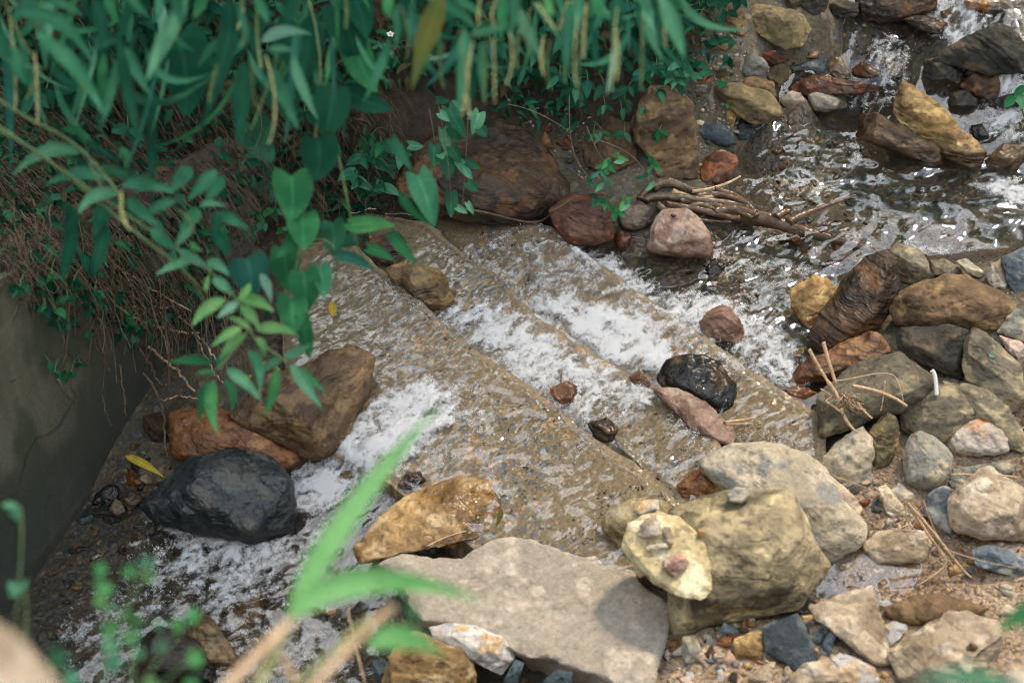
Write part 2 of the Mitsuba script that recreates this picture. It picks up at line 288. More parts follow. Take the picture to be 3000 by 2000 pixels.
def wood_color(p, n, uv):
    i = dr.floor(uv.x)
    m = FB(p.x * 40, p.y * 40, p.z * 40, 3)
    c = dr.select(i < .5, mix(mi.Color3f(.085, .06, .038), mi.Color3f(.16, .115, .07), m), dr.select(i < 1.5, mix(mi.Color3f(.42, .28, .16), mi.Color3f(.58, .42, .26), m), dr.select(i < 2.5, mix(mi.Color3f(.06, .12, .045), mi.Color3f(.12, .18, .06), m),
        dr.select(i < 3.5, mix(mi.Color3f(.30, .33, .12), mi.Color3f(.42, .40, .18), m), mix(mi.Color3f(.065, .036, .02), mi.Color3f(.13, .078, .042), m)))))
    gx_ = N3(uv.y * 60, p.x * 20, p.z * 20)
    return c * (.7 + .6 * N3(p.x * 120, p.y * 120, p.z * 120)) * (.8 + .4 * gx_)
scene['twig_wood'] = {'type': 'principled', 'base_color': proc(wood_color), 'roughness': .55}
scene['wet_wood'] = {'type': 'bumpmap', 'arbitrary': proc(lambda p, n, uv: FB(p.x * 30 + p.z * 10, p.y * 30, p.z * 40, 4)), 'scale': .008, 'bsdf': {'type': 'principled', 'base_color': proc(wood_color), 'roughness': .3}}
scene['white_plastic'] = {'type': 'principled', 'base_color': rgb(.78, .78, .74), 'roughness': .35}
scene['petal_white'] = {'type': 'principled', 'base_color': rgb(.85, .85, .85), 'roughness': .5}
scene['petal_yellow'] = {'type': 'principled', 'base_color': rgb(.8, .42, .03), 'roughness': .6}
# ------------------------------------------------------------------ the stones: kind | label | region | outline | options
ROCKS = """
boulder|huge dark boulder closing the top of the view beside the upper stream|TR|1195,-60 1760,-60 1765,10 1740,60 1620,120 1400,165 1230,140 1205,60|p=darkbrown t=.2 b=.4 dark=.8
boulder|large olive boulder at the top between the shrub leaves and the water|TR|410,90 500,30 690,60 905,140 925,165 850,290 815,330 690,345 625,310 470,215|p=olive t=.4 b=.3
boulder|olive brown boulder half under leaves, left of the large olive boulder|TR|250,90 300,40 400,80 460,190 445,250 330,240 285,160|p=brown t=.3
boulder|grey dark boulder at the top edge, left of the huge dark boulder|TR|850,-40 1010,-40 1000,30 970,100 890,115 815,60|p=dark t=.3
boulder|blackish boulder at the top edge above the large olive boulder|TR|680,-30 840,-30 845,20 800,80 720,60|p=dark t=.3 dark=.7
stone|dark stone wedged between two boulders at the top edge|TR|1010,40 1100,10 1210,30 1215,110 1130,140 1030,110|p=dark t=.3 dark=.7
boulder|flat wet brown rock lying in the rapids at the top right|TR|1510,140 1600,115 1740,125 1840,170 1895,270 1750,245 1600,200|p=darkbrown t=.55 b=.25 w=.7
boulder|white and orange boulder at the top edge of the stream|TR|1910,-30 2220,-30 2285,60 2100,85 1960,65|p=whiteorange t=.3 w=.3
stone|pale brown stone on the left bank of the upper rapids|TR|1760,110 1850,80 1860,130 1830,165 1780,150|p=brown t=.3
stone|grey stone beside the huge dark boulder at the rapids|TR|1690,80 1740,60 1790,80 1780,120 1710,125|p=grey t=.3 dark=.7
boulder|great dark triangular boulder on the right of the upper rapids|TR|1720,420 1890,290 2165,155 2260,205 2360,330 2360,520 2100,520 1900,480|p=dark t=.35 b=.45 dark=.75 F=2150:260:.25;2000:330:.22;2250:400:.28;1850:400:.12;2320:300:.1 lift=.07
boulder|rounded dark grey boulder in front of the triangular boulder|TR|1650,430 1720,410 1840,408 1950,470 1910,580 1760,565 1650,545|p=dark t=.3 lift=.09
boulder|dark brown angular boulder below the triangular boulder|TR|1870,580 1920,520 2110,472 2180,560 2180,660 2100,700 1960,640|p=darkbrown t=.3 lift=.08
boulder|wet dark boulder at the edge of the right channel|TR|1840,640 1960,615 2040,690 2010,745 1840,740|p=dark t=.35 w=.5 lift=.06
stone|blackish flat stone at the right edge above the small falls|TR|2120,700 2270,655 2360,670 2360,740 2190,755|p=dark t=.4 w=.4 dark=.7 lift=.05
stone|dark stone cut by the right edge beside the right channel|TR|2270,890 2360,825 2370,950 2280,945|p=dark t=.3 w=.4
boulder|tall golden slab standing up out of the pool|TR|1450,780 1468,690 1480,650 1520,580 1600,618 1830,790 1990,950 2085,1060 2065,1130 1970,1165 1640,990 1480,850|p=gold t=.2 b=.16 d=.5 F=1560:690:.1;1800:900:.15;1960:1070:.13;1600:800:.16
boulder|long rough brown rock leaning against the golden slab|TR|1110,860 1200,755 1290,765 1500,870 1760,980 1920,1080 1890,1140 1800,1150 1560,1085 1330,1000 1150,930|p=brown t=.3 b=.3 dark=.8
boulder|wet brown wedge of rock at the right edge of the pool|TR|2075,1115 2220,985 2345,1018 2360,1090 2180,1170 2090,1155|p=brown t=.4 w=.5
stone|black mossy stone behind the golden slab|TR|1980,880 2060,865 2115,960 2070,1015 2000,980|p=black t=.3
boulder|smooth olive brown boulder left of the pool, behind the blue oval stone|TR|185,615 250,595 430,610 590,660 680,770 682,845 580,885 470,885 280,760 220,690|p=olive t=.3 b=.4 hard=0
boulder|brown boulder right behind the smooth olive boulder|TR|335,605 400,535 500,525 620,575 655,680 600,670 430,640|p=brown t=.3
stone|small white stone with orange stains at the top of the pool|TR|660,690 740,640 810,650 850,710 795,772 710,760|p=whiteorange t=.25
stone|round grey stone at the head of the pool|TR|850,680 910,655 1000,680 1085,730 1080,790 980,810 900,805 860,740|p=grey t=.35 hard=0 w=.2
stone|wet grey stone half in the water behind the round grey one|TR|1000,665 1060,645 1110,670 1130,750 1085,775|p=grey t=.4 w=.6
stone|narrow blue grey stone lying across others near the upper stream|TR|735,460 830,440 980,415 1000,470 980,502 760,495|p=slate t=.4 b=.3 lift=.03
stone|dark round stone below the narrow blue grey stone|TR|725,570 760,500 850,500 872,590 740,615|p=dark t=.3
boulder|long rusty wet ledge of rock across the stream above the pool|TR|720,620 900,510 1070,550 1360,595 1490,620 1340,645 1000,660 860,670 790,650|p=reddish t=.4 b=.3 w=.6
stone|tan rounded stone behind the rusty ledge|TR|980,410 1080,400 1140,490 1170,560 1050,545 1000,500|p=tan t=.35 dark=.8
stone|grainy grey stone with a yellow corner on the left bank|TR|380,470 470,370 560,420 600,480 550,535 430,525|p=grey t=.35 dark=.85
stone|purple brown stone left of the grainy grey stone|TR|215,410 300,355 390,370 425,420 320,465 230,455|p=purple t=.35
stone|brown stone above the purple brown stone|TR|190,300 250,255 340,300 390,355 300,365 200,350|p=brown t=.35
stone|rust orange stone by the shrub tips on the left bank|TR|45,490 110,420 190,450 217,560 150,605 60,570|p=rust t=.3
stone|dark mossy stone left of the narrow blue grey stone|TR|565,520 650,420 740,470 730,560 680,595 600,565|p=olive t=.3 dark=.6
stone|reddish brown flat stone behind the dark mossy stone|TR|520,395 600,360 740,400 730,440 620,460|p=reddish t=.5
stone|brown flat stone beside the upper stream|TR|740,395 850,345 940,370 925,415 800,435|p=brown t=.5
stone|small pale stone below the large olive boulder|TR|645,365 700,330 750,370 720,390|p=grey t=.4
stone|grey standing splinter of stone left of the smooth olive boulder|TR|148,655 190,638 222,730 192,805 150,775|p=grey t=.1 b=.25 dark=.8
stone|pale oblong stone like a flat loaf on the left bank|TR|112,805 140,790 270,840 240,868 150,858|p=pale t=.5 hard=0
stone|small cream stone above the pale oblong stone|TR|185,795 215,765 275,790 260,818 210,818|p=pale t=.4
stone|yellow brown upright stone right of the pale oblong stone|TR|272,825 310,745 355,730 377,800 347,885 290,875|p=gold t=.2
stone|oval stone half blue half orange at the pool's left edge|TR|85,925 180,890 280,895 340,950 372,1030 300,1055 150,1015 90,965|p=slate t=.3 hard=0 b=.4
stone|dark blue grey stone between the oval stone and the pool|TR|345,890 400,810 440,830 525,930 500,960 370,970|p=slate t=.3 dark=.8
stone|olive stone behind the oval blue and orange stone|TR|260,885 330,878 357,960 300,935|p=olive t=.3
boulder|rust brown block at the left shore of the pool|TR|118,1210 150,1090 280,1050 392,1080 380,1145 270,1285 150,1270|p=reddish t=.4 b=.3
stone|small blue grey stone left of the grainy grey stone|TR|285,475 350,455 387,520 340,585 300,545|p=blue t=.3 dark=.7
stone|grey slaty stone under the leaves at the top of the left bank|TR|30,250 120,230 165,290 70,325|p=grey t=.5 dark=.7
boulder|low wet dome of brown rock with stream water sliding over it|TR|1140,470 1260,405 1430,400 1560,430 1645,490 1630,575 1500,595 1250,585 1150,545|p=darkbrown t=.6 b=.3 w=1 hard=0
boulder|tall brown boulder under the tips of the oval leaved shrub|D|1451,283 1470,233 1497,200 1550,203 1590,240 1603,330 1606,415 1520,418 1490,360 1458,322|p=brown t=.15 b=.35
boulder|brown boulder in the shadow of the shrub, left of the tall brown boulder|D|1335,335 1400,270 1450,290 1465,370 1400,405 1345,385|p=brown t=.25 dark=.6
boulder|huge brown boulder with a wet broken ledge below the heart leaved vine|D|903,440 930,385 975,335 1060,285 1180,283 1262,350 1302,425 1295,462 1240,505 1180,518 1080,508 1000,478|p=darkbrown t=.45 b=.3 w=.45 F=1010:420:.25;1120:430:.3;1230:440:.25;1080:480:.22;1000:360:.1;1200:350:.1
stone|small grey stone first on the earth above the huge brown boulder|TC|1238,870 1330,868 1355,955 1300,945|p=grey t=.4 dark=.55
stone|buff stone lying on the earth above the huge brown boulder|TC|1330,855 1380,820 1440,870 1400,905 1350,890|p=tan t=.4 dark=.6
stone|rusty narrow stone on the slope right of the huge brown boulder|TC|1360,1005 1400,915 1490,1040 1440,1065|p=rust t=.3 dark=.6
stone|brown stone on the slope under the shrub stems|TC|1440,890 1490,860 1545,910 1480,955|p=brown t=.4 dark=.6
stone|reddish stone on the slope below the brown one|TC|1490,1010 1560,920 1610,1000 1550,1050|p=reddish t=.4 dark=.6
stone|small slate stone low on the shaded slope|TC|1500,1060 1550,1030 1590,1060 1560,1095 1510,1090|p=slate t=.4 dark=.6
stone|whitish brown block below the small leaved vine|TC|1690,1140 1780,1070 1835,1100 1825,1200 1740,1180|p=tan t=.3 dark=.7
boulder|wet reddish brown block at the head of the spillway|D|1262,487 1310,450 1395,453 1411,490 1407,550 1370,566 1310,562 1277,525|p=reddish t=.3 b=.3 w=.6 amp=.7 F=1300:500:.2;1385:500:.25;1380:545:.22;1310:545:.22;1330:462:.05
stone|round grey stone touching the wet reddish brown block|D|1414,512 1440,480 1470,475 1500,495 1497,527 1457,547 1425,537|p=purple t=.25 hard=0 w=.3
stone|small wet red stone between the reddish block and the round grey stone|D|1404,547 1425,530 1452,550 1442,573 1420,572|p=reddish t=.3 w=.7
stone|orange brown stone beside the driftwood above the round grey stone|D|1504,483 1520,462 1547,467 1548,488 1517,495|p=gold t=.3
boulder|pinkish white wet boulder standing in the stream above the spillway|D|1484,580 1492,535 1520,493 1580,488 1612,515 1637,562 1634,600 1560,602 1500,594|p=pink t=.2 b=.4 w=.25 hard=0
stone|small dark striped stone at the foot of the pinkish white boulder|D|1615,625 1640,597 1660,600 1665,620 1650,636 1622,634|p=dark t=.3 w=.8
stone|dark wet stone under the sunken log|MR|655,95 720,60 830,50 880,110 870,200 800,150 690,120|p=darkbrown t=.4 w=.9
stone|rusty brown stone under water left of the tall wet rock|MR|960,270 1040,210 1180,200 1200,250 1080,300|p=reddish t=.7 b=.15 w=1 lift=.03
boulder|pink triangular stone standing in the white water|MR|98,660 180,570 260,535 330,540 392,620 417,700 402,800 300,775 200,775 130,715|p=pink t=.25 b=.3 dark=.85
boulder|yellow three cornered stone leaning at the right of the falls|MR|738,430 800,340 900,330 1000,365 1062,420 1010,560 930,710 870,715 790,610 750,565|p=gold t=.3 b=.22 dark=1.15
boulder|tall wet dark brown rock behind the yellow three cornered stone|MR|868,730 990,560 1100,370 1250,210 1400,160 1480,240 1485,420 1420,600 1335,705 1180,755 1080,835 950,875 880,810|p=darkbrown t=.25 b=.32 w=.5 amp=.6 F=1150:420:.25;1400:300:.3;1300:620:.3;1010:700:.2;1100:800:.15;1230:240:.05
boulder|rough grey rock with pale lichen behind the tall wet rock|MR|1390,170 1480,105 1640,150 1700,280 1725,345 1580,400 1470,410|p=green t=.3 b=.35
stone|grey olive stone at the outflow right of the lichen rock|MR|1680,235 1800,215 1890,270 1935,335 1800,345 1710,335|p=green t=.3 dark=.8
stone|flat grey stone between the outflow foam and the large brown boulder|MR|1880,245 1950,225 2090,330 2060,365 1950,320|p=grey t=.4
stone|tan block at the right edge above the large brown boulder|MR|2075,315 2110,260 2200,225 2242,390 2220,435 2120,415|p=tan t=.25
boulder|blue grey boulder cut by the right edge beside the outflow|MR|2190,220 2350,145 2400,200 2400,450 2280,445 2235,375 2215,255|p=blue t=.25
boulder|large brown boulder with a sunlit ridge on the right bank|MR|1425,565 1490,440 1640,380 1830,328 1960,343 2150,428 2282,530 2270,605 2180,720 1900,695 1650,710 1480,675|p=brown t=.3 b=.3 dark=1.05 F=1560:470:.3;1850:430:.3;2130:540:.25;1900:620:.32;1600:620:.28
boulder|dark flat topped boulder below the large brown boulder|MR|1462,770 1500,693 1660,708 1830,683 1965,708 1945,900 1925,1060 1790,1010 1640,940 1480,840|p=dark t=.3 b=.25 F=1560:740:.12;1880:740:.15;1700:860:.3;1880:960:.2;1520:800:.15
boulder|rough olive grey boulder right of the dark flat topped boulder|MR|1935,780 1980,690 2080,718 2200,835 2330,955 2360,1150 2295,1300 2180,1160 2080,1120 1930,1050 1915,960|p=green t=.3 b=.3 dark=.85
boulder|pale grey boulder at the right edge behind the olive grey one|MR|2165,725 2290,558 2400,580 2400,800 2280,775|p=grey t=.3
stone|flat pinkish stone at the right edge under the pale grey boulder|MR|2180,750 2330,795 2400,880 2320,920 2240,860|p=pink t=.4
boulder|wet rusty slab behind the dry corn stalks|MR|743,1050 800,948 1000,850 1290,728 1360,748 1445,850 1330,945 1100,1015 960,1065 800,1068|p=rust t=.4 b=.25 w=.5 dark=.75 F=880:980:.15;1290:790:.15;1380:880:.2;1000:1010:.22
boulder|large mossy olive grey block that the dry corn stalks lie on|MR|922,1160 1040,1045 1200,928 1490,863 1640,988 1765,1060 1710,1150 1500,1265 1300,1325 1100,1420 950,1450 928,1300|p=green t=.4 b=.35 dark=.8 F=1180:1020:.2;1500:960:.22;1680:1080:.2;1250:1200:.36;1000:1240:.3;1450:1180:.34
boulder|long low olive boulder arching behind the greenish stone with a white vein|MR|1750,1045 1880,1045 2060,1105 2200,1195 2345,1420 2370,1566 2250,1530 2060,1320 1850,1130|p=green t=.35 b=.25
boulder|greenish grey rounded stone with a white vein|MR|1488,1300 1580,1178 1720,1102 1900,1118 2060,1285 2045,1340 1940,1420 1810,1510 1620,1500 1500,1430|p=green t=.3 b=.4 hard=0 dark=1.1
boulder|pale stone with a round orange patch at the right|D|2169,1032 2190,998 2240,968 2300,983 2327,1015 2312,1052 2280,1060 2190,1057|p=whiteorange t=.3 b=.35 hard=0
boulder|grey green egg shaped stone below the veined stone|D|2068,1052 2085,1008 2110,1001 2150,1018 2187,1060 2182,1112 2140,1145 2080,1127|p=grey t=.25 b=.4 hard=0
boulder|cream pointed stone with an olive lower face|D|1883,1077 1890,1048 1935,1013 1982,981 2001,1010 2006,1060 2000,1112 1960,1118 1900,1095|p=pale t=.25 b=.3 F=1915:1050:.25;1985:1045:.25;1960:1020:.2;1950:1100:.15
stone|tall thin pointed stone between the cream one and the veined one|D|1992,992 2030,943 2056,960 2068,1000 2051,1065 2010,1075|p=olive t=.1 b=.3 dark=1.2
stone|orange wet stone at the right end of the spillway|MR|678,1115 780,1083 920,1138 932,1200 850,1225 740,1165|p=rust t=.5 w=.4
boulder|black glossy boulder resting on the spillway|D|1511,872 1530,825 1590,815 1652,835 1687,885 1682,928 1655,955 1600,930 1520,893|p=black t=.3 b=.4 w=.9 F=1570:850:.25;1640:870:.25;1600:900:.3;1650:925:.2;1545:880:.2
boulder|long pinkish wet slab of stone lying down the spillway|D|1498,893 1560,893 1622,925 1692,1000 1682,1028 1640,1012 1590,988 1520,922|p=pink t=.7 b=.15 w=.5 dark=.8
stone|small orange stone at the end of the long pinkish slab|D|1643,1000 1670,990 1692,1020 1672,1033 1650,1020|p=rust t=.4 w=.5
stone|orange stone in the foam at the middle of the spillway|D|1263,887 1300,873 1337,900 1332,928 1290,933 1268,912|p=rust t=.4 w=.5
stone|dark brown stone on the lip of the lowest slab|D|1348,975 1395,960 1420,985 1412,1018 1370,1013|p=darkbrown t=.4 w=.8
stone|pale flat stone on the lip of the lowest slab|D|1413,1007 1440,996 1477,1050 1472,1074 1420,1033|p=grey t=.7 b=.15 w=.3
stone|small brown wet stone left of the black glossy boulder|D|1443,870 1470,856 1497,885 1482,898 1455,888|p=rust t=.4 w=.7 dark=.7
boulder|golden stone like split wood at the left end of the spillway|D|876,622 895,612 930,608 985,612 1025,634 1042,690 1024,712 1000,715 970,698 910,650|p=gold t=.3 b=.28 w=.6 amp=1.2
boulder|dark reddish rock behind the golden split stone|D|845,552 870,545 915,535 935,565 928,592 910,612 865,605|p=reddish t=.3 w=.3 dark=.7
boulder|ochre wet boulder with a pale band above the big flat slab|BC|280,420 420,280 700,190 850,158 1000,198 1062,290 1165,485 1090,540 700,640 480,640 140,740 110,640| b=.14 t=.72 F=480:440:.08;760:360:.11;950:400:.07;700:520:.1;400:560:.05 p=ochre w=.5 dark=.85 lift=-.03
stone|dark stone wrapped in foam behind the ochre boulder|BC|385,215 450,130 540,123 582,185 450,260|p=purple t=.4 w=.8 dark=.6
stone|brown stone drowned in the white chute|BC|-20,150 40,100 130,90 175,160 110,230 20,220|p=ochre t=.5 w=.9 dark=.7
stone|blue grey lump behind the left end of the big flat slab|BC|380,650 450,573 530,600 725,650 620,710 440,700|p=blue t=.35
stone|small orange stone behind the big flat slab|BC|685,630 800,580 850,605 830,660 720,660|p=rust t=.4
boulder|pale yellow rock under the yellow stone that carries pebbles|BC|1770,490 1830,380 2000,308 2200,300 2300,380 2280,640 2200,740 1950,690 1825,560|p=yellow t=.5 b=.3 dark=.78
boulder|huge striped boulder in the sun at the lower right centre|D|1540,1175 1600,1148 1660,1130 1815,1128 1838,1180 1872,1240 1907,1300 1882,1342 1830,1397 1740,1402 1620,1445 1532,1465 1545,1370|p=striped t=.25 b=.3 amp=.6 F=1600:1230:.34;1720:1235:.4;1830:1240:.24;1620:1390:.3;1800:1350:.28;1640:1160:.1
boulder|large pale boulder with a bluish face behind the striped boulder|D|1608,1078 1680,1030 1770,1026 1850,1046 1887,1075 1892,1115 1937,1165 1987,1215 1982,1250 1905,1300 1860,1270 1790,1200 1700,1160 1650,1120| t=.35 b=.25 hard=0 p=pale dark=.92
boulder|wet orange slab propped behind the striped boulder|D|1556,1120 1590,1085 1615,1076 1680,1106 1720,1135 1640,1165 1575,1155|p=rust t=.35 b=.2 w=.4
boulder|yellow stone carrying several pebbles on its top|D|1428,1260 1442,1212 1477,1183 1517,1175 1557,1190 1602,1235 1628,1290 1632,1360 1610,1380 1560,1372 1500,1342 1478,1302|p=yellow t=.55 b=.12 fwd=.26
stone|orange tan pebble on the yellow stone|BC|2040,560 2060,490 2110,448 2190,428 2222,520 2180,572 2090,585|p=tan t=.6 b=.3 on=1 amp=.6
stone|thin tan pebble beside the orange one on the yellow stone|BC|2208,545 2225,522 2262,527 2287,640 2250,672 2215,620|p=tan t=.6 b=.3 on=2 amp=.6
stone|white disc shaped stone at the back of the yellow stone|BC|2028,390 2080,328 2180,328 2188,395 2050,435|p=white t=.6 b=.2 on=12 amp=.5
stone|cream chip in the middle of the yellow stone|BC|2070,692 2120,665 2230,650 2250,682 2110,705|p=pale t=.7 b=.25 on=4 amp=.5
stone|pinkish flat pebble at the front of the yellow stone|BC|2178,760 2310,688 2365,705 2410,755 2285,855|p=pink t=.7 b=.25 on=5 amp=.5
stone|brown chip at the lower left corner of the yellow stone|BC|2098,925 2150,888 2130,945|p=rust t=.5 lift=.12
stone|round cream pebble on top of the striped boulder|BR|288,365 340,308 420,310 458,360 400,415 310,412|p=pale t=.5 b=.4 on=99 amp=.6 hard=0
stone|tiny orange pebble on the left shoulder of the striped boulder|BR|90,600 110,560 150,585 125,635 95,635|p=rust t=.5 b=.4 on=99 amp=.6
stone|long thin stone leaning beside the large pale boulder|BR|983,165 1010,143 1080,210 1200,310 1237,382 1210,425 1120,345|p=tan t=.4 b=.2
stone|tan wedge stone in the gravel left of the straw|BR|1340,240 1400,213 1532,370 1490,445 1420,435 1368,315|p=tan t=.45
stone|pale flat stone under the grey green egg shaped stone|BR|1415,265 1490,200 1625,310 1560,330 1460,315|p=pale t=.5
stone|small brown stone below the tan pebbles by the puddle|BR|1250,305 1290,278 1350,290 1352,322 1270,335|p=tan t=.5
stone|small grey splinter pointing up beside the tan wedge|BR|1267,415 1340,330 1352,360 1300,435|p=slate t=.5
boulder|smooth blue grey stone under the straw|BR|1645,390 1680,300 1800,248 1862,290 1855,420 1915,560 1860,625 1760,555 1660,455|p=blue t=.4 b=.3 hard=0 dark=.8
boulder|flat grey stone behind the large tan boulder at the right edge|BR|1830,185 1870,110 2200,38 2292,80 2290,122 2150,130 2040,160 1990,230 1860,245|p=grey t=.45 b=.2
boulder|large tan boulder at the right edge beside the straw|BR|1838,315 1900,238 2000,208 2040,108 2120,88 2200,158 2400,280 2400,610 2200,595 1900,535 1858,485|p=tan t=.35 b=.3 F=1900:340:.2;2080:220:.25;2250:400:.3;2000:450:.33
boulder|bluish white stone with a brown end at the right edge|BR|1988,665 2100,623 2250,658 2342,720 2370,870 2280,855 2180,765 2020,775|p=blue t=.4 b=.3 dark=1.25
boulder|low tan stone sitting in the puddle|BR|1232,655 1340,568 1450,548 1690,578 1713,650 1655,780 1450,808 1310,778 1240,705|p=tan t=.6 b=.2 hard=0 w=.15
boulder|flat tan slab of stone in front of the puddle|BR|878,1060 1100,960 1300,908 1342,1000 1372,1220 1432,1445 1340,1455 1160,1300 1080,1210 920,1140|p=tan t=.7 b=.12
stone|lower flat tan stone overlapping the slab before the puddle|BR|1158,1275 1250,1218 1400,1340 1432,1445 1340,1460 1200,1355|p=tan t=.7 b=.15 lift=.03 dark=.9
boulder|brown moss covered stone between the puddle and the gravel|BR|1370,1090 1480,1070 1560,1008 1720,988 1930,1028 2110,1090 2020,1130 1800,1140 1620,1200 1490,1180 1390,1150|p=brown t=.5 b=.25 dark=1.1 hard=0
boulder|big tan boulder in the lower right corner|BR|1418,1370 1500,1278 1600,1210 1830,1078 1960,1068 2180,1148 2212,1340 2160,1620 1530,1620 1450,1460|p=tan t=.5 b=.25
stone|small brown stone on top of the big tan boulder in the corner|BR|1930,1375 1975,1345 2025,1375 2000,1408 1945,1402|p=brown t=.5 b=.4 on=1 amp=.5 dark=1.2
boulder|pale stone at the bottom right corner edge|BR|2160,1640 2230,1500 2400,1480 2400,1640|p=pale t=.4
boulder|dark slate flake with clean straight edges among the pebbles|BR|548,1195 790,1103 830,1160 942,1440 780,1502 568,1362|p=slate t=.45 b=.06 d=.25 amp=.35
stone|ochre cube shaped stone left of the slate flake|BR|348,1265 520,1198 562,1240 567,1360 522,1435 380,1425 353,1342|p=gold t=.35
stone|orange stone left of the ochre cube|BR|228,1285 280,1258 342,1300 332,1360 250,1335|p=rust t=.4
stone|bluish white chip above the orange stone|BR|243,1225 280,1163 392,1220 370,1275 260,1260|p=blue t=.4 dark=1.3
stone|grey sliver of stone standing above the ochre cube|BR|418,1205 490,1070 517,1080 482,1205|p=grey t=.3
stone|tan chip under the striped boulder|BR|208,1175 280,1123 262,1195 220,1215|p=tan t=.4
stone|whitish stone in front of the flat tan slab|BR|1378,1185 1460,1148 1557,1190 1500,1265 1410,1345|p=white t=.45
stone|white rounded stone right of the slate flake|BR|818,1125 890,1118 927,1170 880,1235 830,1205|p=white t=.4
stone|grey green splinter leaning right of the slate flake|BR|943,1335 1050,1158 1077,1190 1002,1425 950,1385|p=slate t=.3 dark=1.2
boulder|white boulder cut by the bottom edge|BR|960,1470 1080,1368 1200,1398 1320,1478 1355,1560 1350,1640 1000,1640|p=white t=.4
boulder|smooth tan boulder cut by the bottom edge below the slate flake|BR|735,1580 830,1478 960,1448 1080,1498 1125,1568 1110,1640 740,1640|p=tan t=.4 hard=0 lift=.02
stone|pale grey rounded stone under the edge of the big flat slab|BR|-10,1290 80,1278 132,1400 92,1475 0,1505|p=grey t=.35 hard=0
stone|red brown pebble below the orange stone|BR|163,1405 210,1375 255,1430 190,1465|p=reddish t=.4 dark=1.2
stone|pink stone below the ochre cube|BR|268,1425 320,1358 372,1430 320,1485 275,1478|p=pink t=.4
stone|pale tan stone at the right edge below the gravel|BR|2168,1115 2222,1040 2305,1090 2270,1135|p=pale t=.4
stone|orange tan stone at the bottom edge|BR|1208,1590 1240,1518 1385,1548 1395,1620|p=ochre t=.4
stone|flat tan chip near the bottom edge|BR|405,1580 560,1458 655,1500 580,1580|p=tan t=.6
stone|white stone touching the big flat slab in front|BC|612,1195 700,1168 860,1188 980,1168 1090,1218 1142,1300 1212,1390 1120,1545 1060,1505 1000,1370 830,1340 640,1265|p=white t=.4 b=.3 fwd=.16
boulder|tan striped rock at the bottom edge before the white stone|BC|262,1520 400,1250 500,1208 640,1268 830,1318 905,1400 965,1640 250,1640|p=ochre t=.35 b=.3 dark=.8 fwd=.16
stone|dark blue stone at the bottom edge near the water|BC|213,1425 300,1408 332,1480 262,1565 225,1520|p=slate t=.4 fwd=.16
stone|blue grey stone under the front of the big flat slab|BC|1365,1590 1480,1488 1592,1500 1585,1600|p=slate t=.4 fwd=.16
stone|slate stone beside the white stone in front|BC|1105,1590 1200,1408 1262,1440 1210,1590|p=slate t=.3 fwd=.16
boulder|orange wet rock sloping down from the wall foot|D|388,1015 393,960 425,941 500,950 570,960 640,983 690,1010 717,1045 702,1075 650,1095 600,1060 520,1050 400,1065|p=rust t=.4 b=.3 w=.6 hard=0 dark=.9
boulder|tall olive and orange boulder beside the chute, under the willow leaved sprig|D|530,955 620,868 720,833 800,793 860,820 857,872 817,972 802,1012 748,1055 715,1055 690,1015 640,995 560,978|p=brown t=.3 b=.35 w=.45 dark=1.25 F=735:880:.3;700:970:.36;805:830:.1;640:920:.25;740:1020:.2
boulder|dark blue black boulder in the pool at the lower left|D|320,1165 400,1080 440,1048 520,1033 600,1040 642,1070 667,1110 682,1160 672,1222 590,1250 540,1230 470,1200 360,1195|p=slate t=.3 b=.4 dark=.95 F=655:1112:.22;575:1215:.32;430:1120:.3;520:1080:.25;390:1170:.15 w=.85
stone|brown cube of stone against the wall foot|ML|983,1300 1100,1258 1172,1310 1182,1485 1060,1475 998,1405|p=darkbrown t=.3
stone|black stone at the foot of the wall|BL|620,385 660,280 740,208 812,220 822,300 760,352|p=black t=.4 w=.6
stone|pale tan stone at the water's edge near the wall|BL|758,395 800,318 852,350 872,405 800,435|p=tan t=.4 w=.3
stone|pinkish brown stone between the wall and the dark boulder|BL|818,305 900,248 982,290 972,330 900,395 850,355|p=purple t=.45 w=.5
stone|glossy grey stone at the foot of the wall|BL|518,455 590,388 652,420 652,482 560,505|p=slate t=.4 w=.9
stone|rust coloured stone below the fallen yellow leaf|BL|855,115 920,95 992,110 1002,180 930,235 860,205|p=rust t=.45 w=.5 dark=.7
boulder|dark boulder behind the blurred herb at the lower left|BL|890,1640 950,1280 1080,1198 1250,1228 1380,1308 1472,1460 1540,1640|p=dark t=.5 w=.6
boulder|orange tan rock in the water left of the reed stems|BL|1270,1240 1400,1098 1480,1158 1545,1300 1660,1430 1565,1560 1440,1420|p=ochre t=.5 w=.8 dark=.7
stone|blue and orange stone under the water at the lower left|BL|1500,1160 1650,978 1800,958 1835,1150 1750,1225 1650,1295|p=gold t=.6 w=1 dark=.7
boulder|blurred white boulder in the lower left corner close to the viewer|D|-70,1440 0,1440 45,1468 102,1530 150,1600 150,1660 -70,1660| t=.2 b=.3 dist=1.25 amp=.6 p=tan dark=1.0
"""
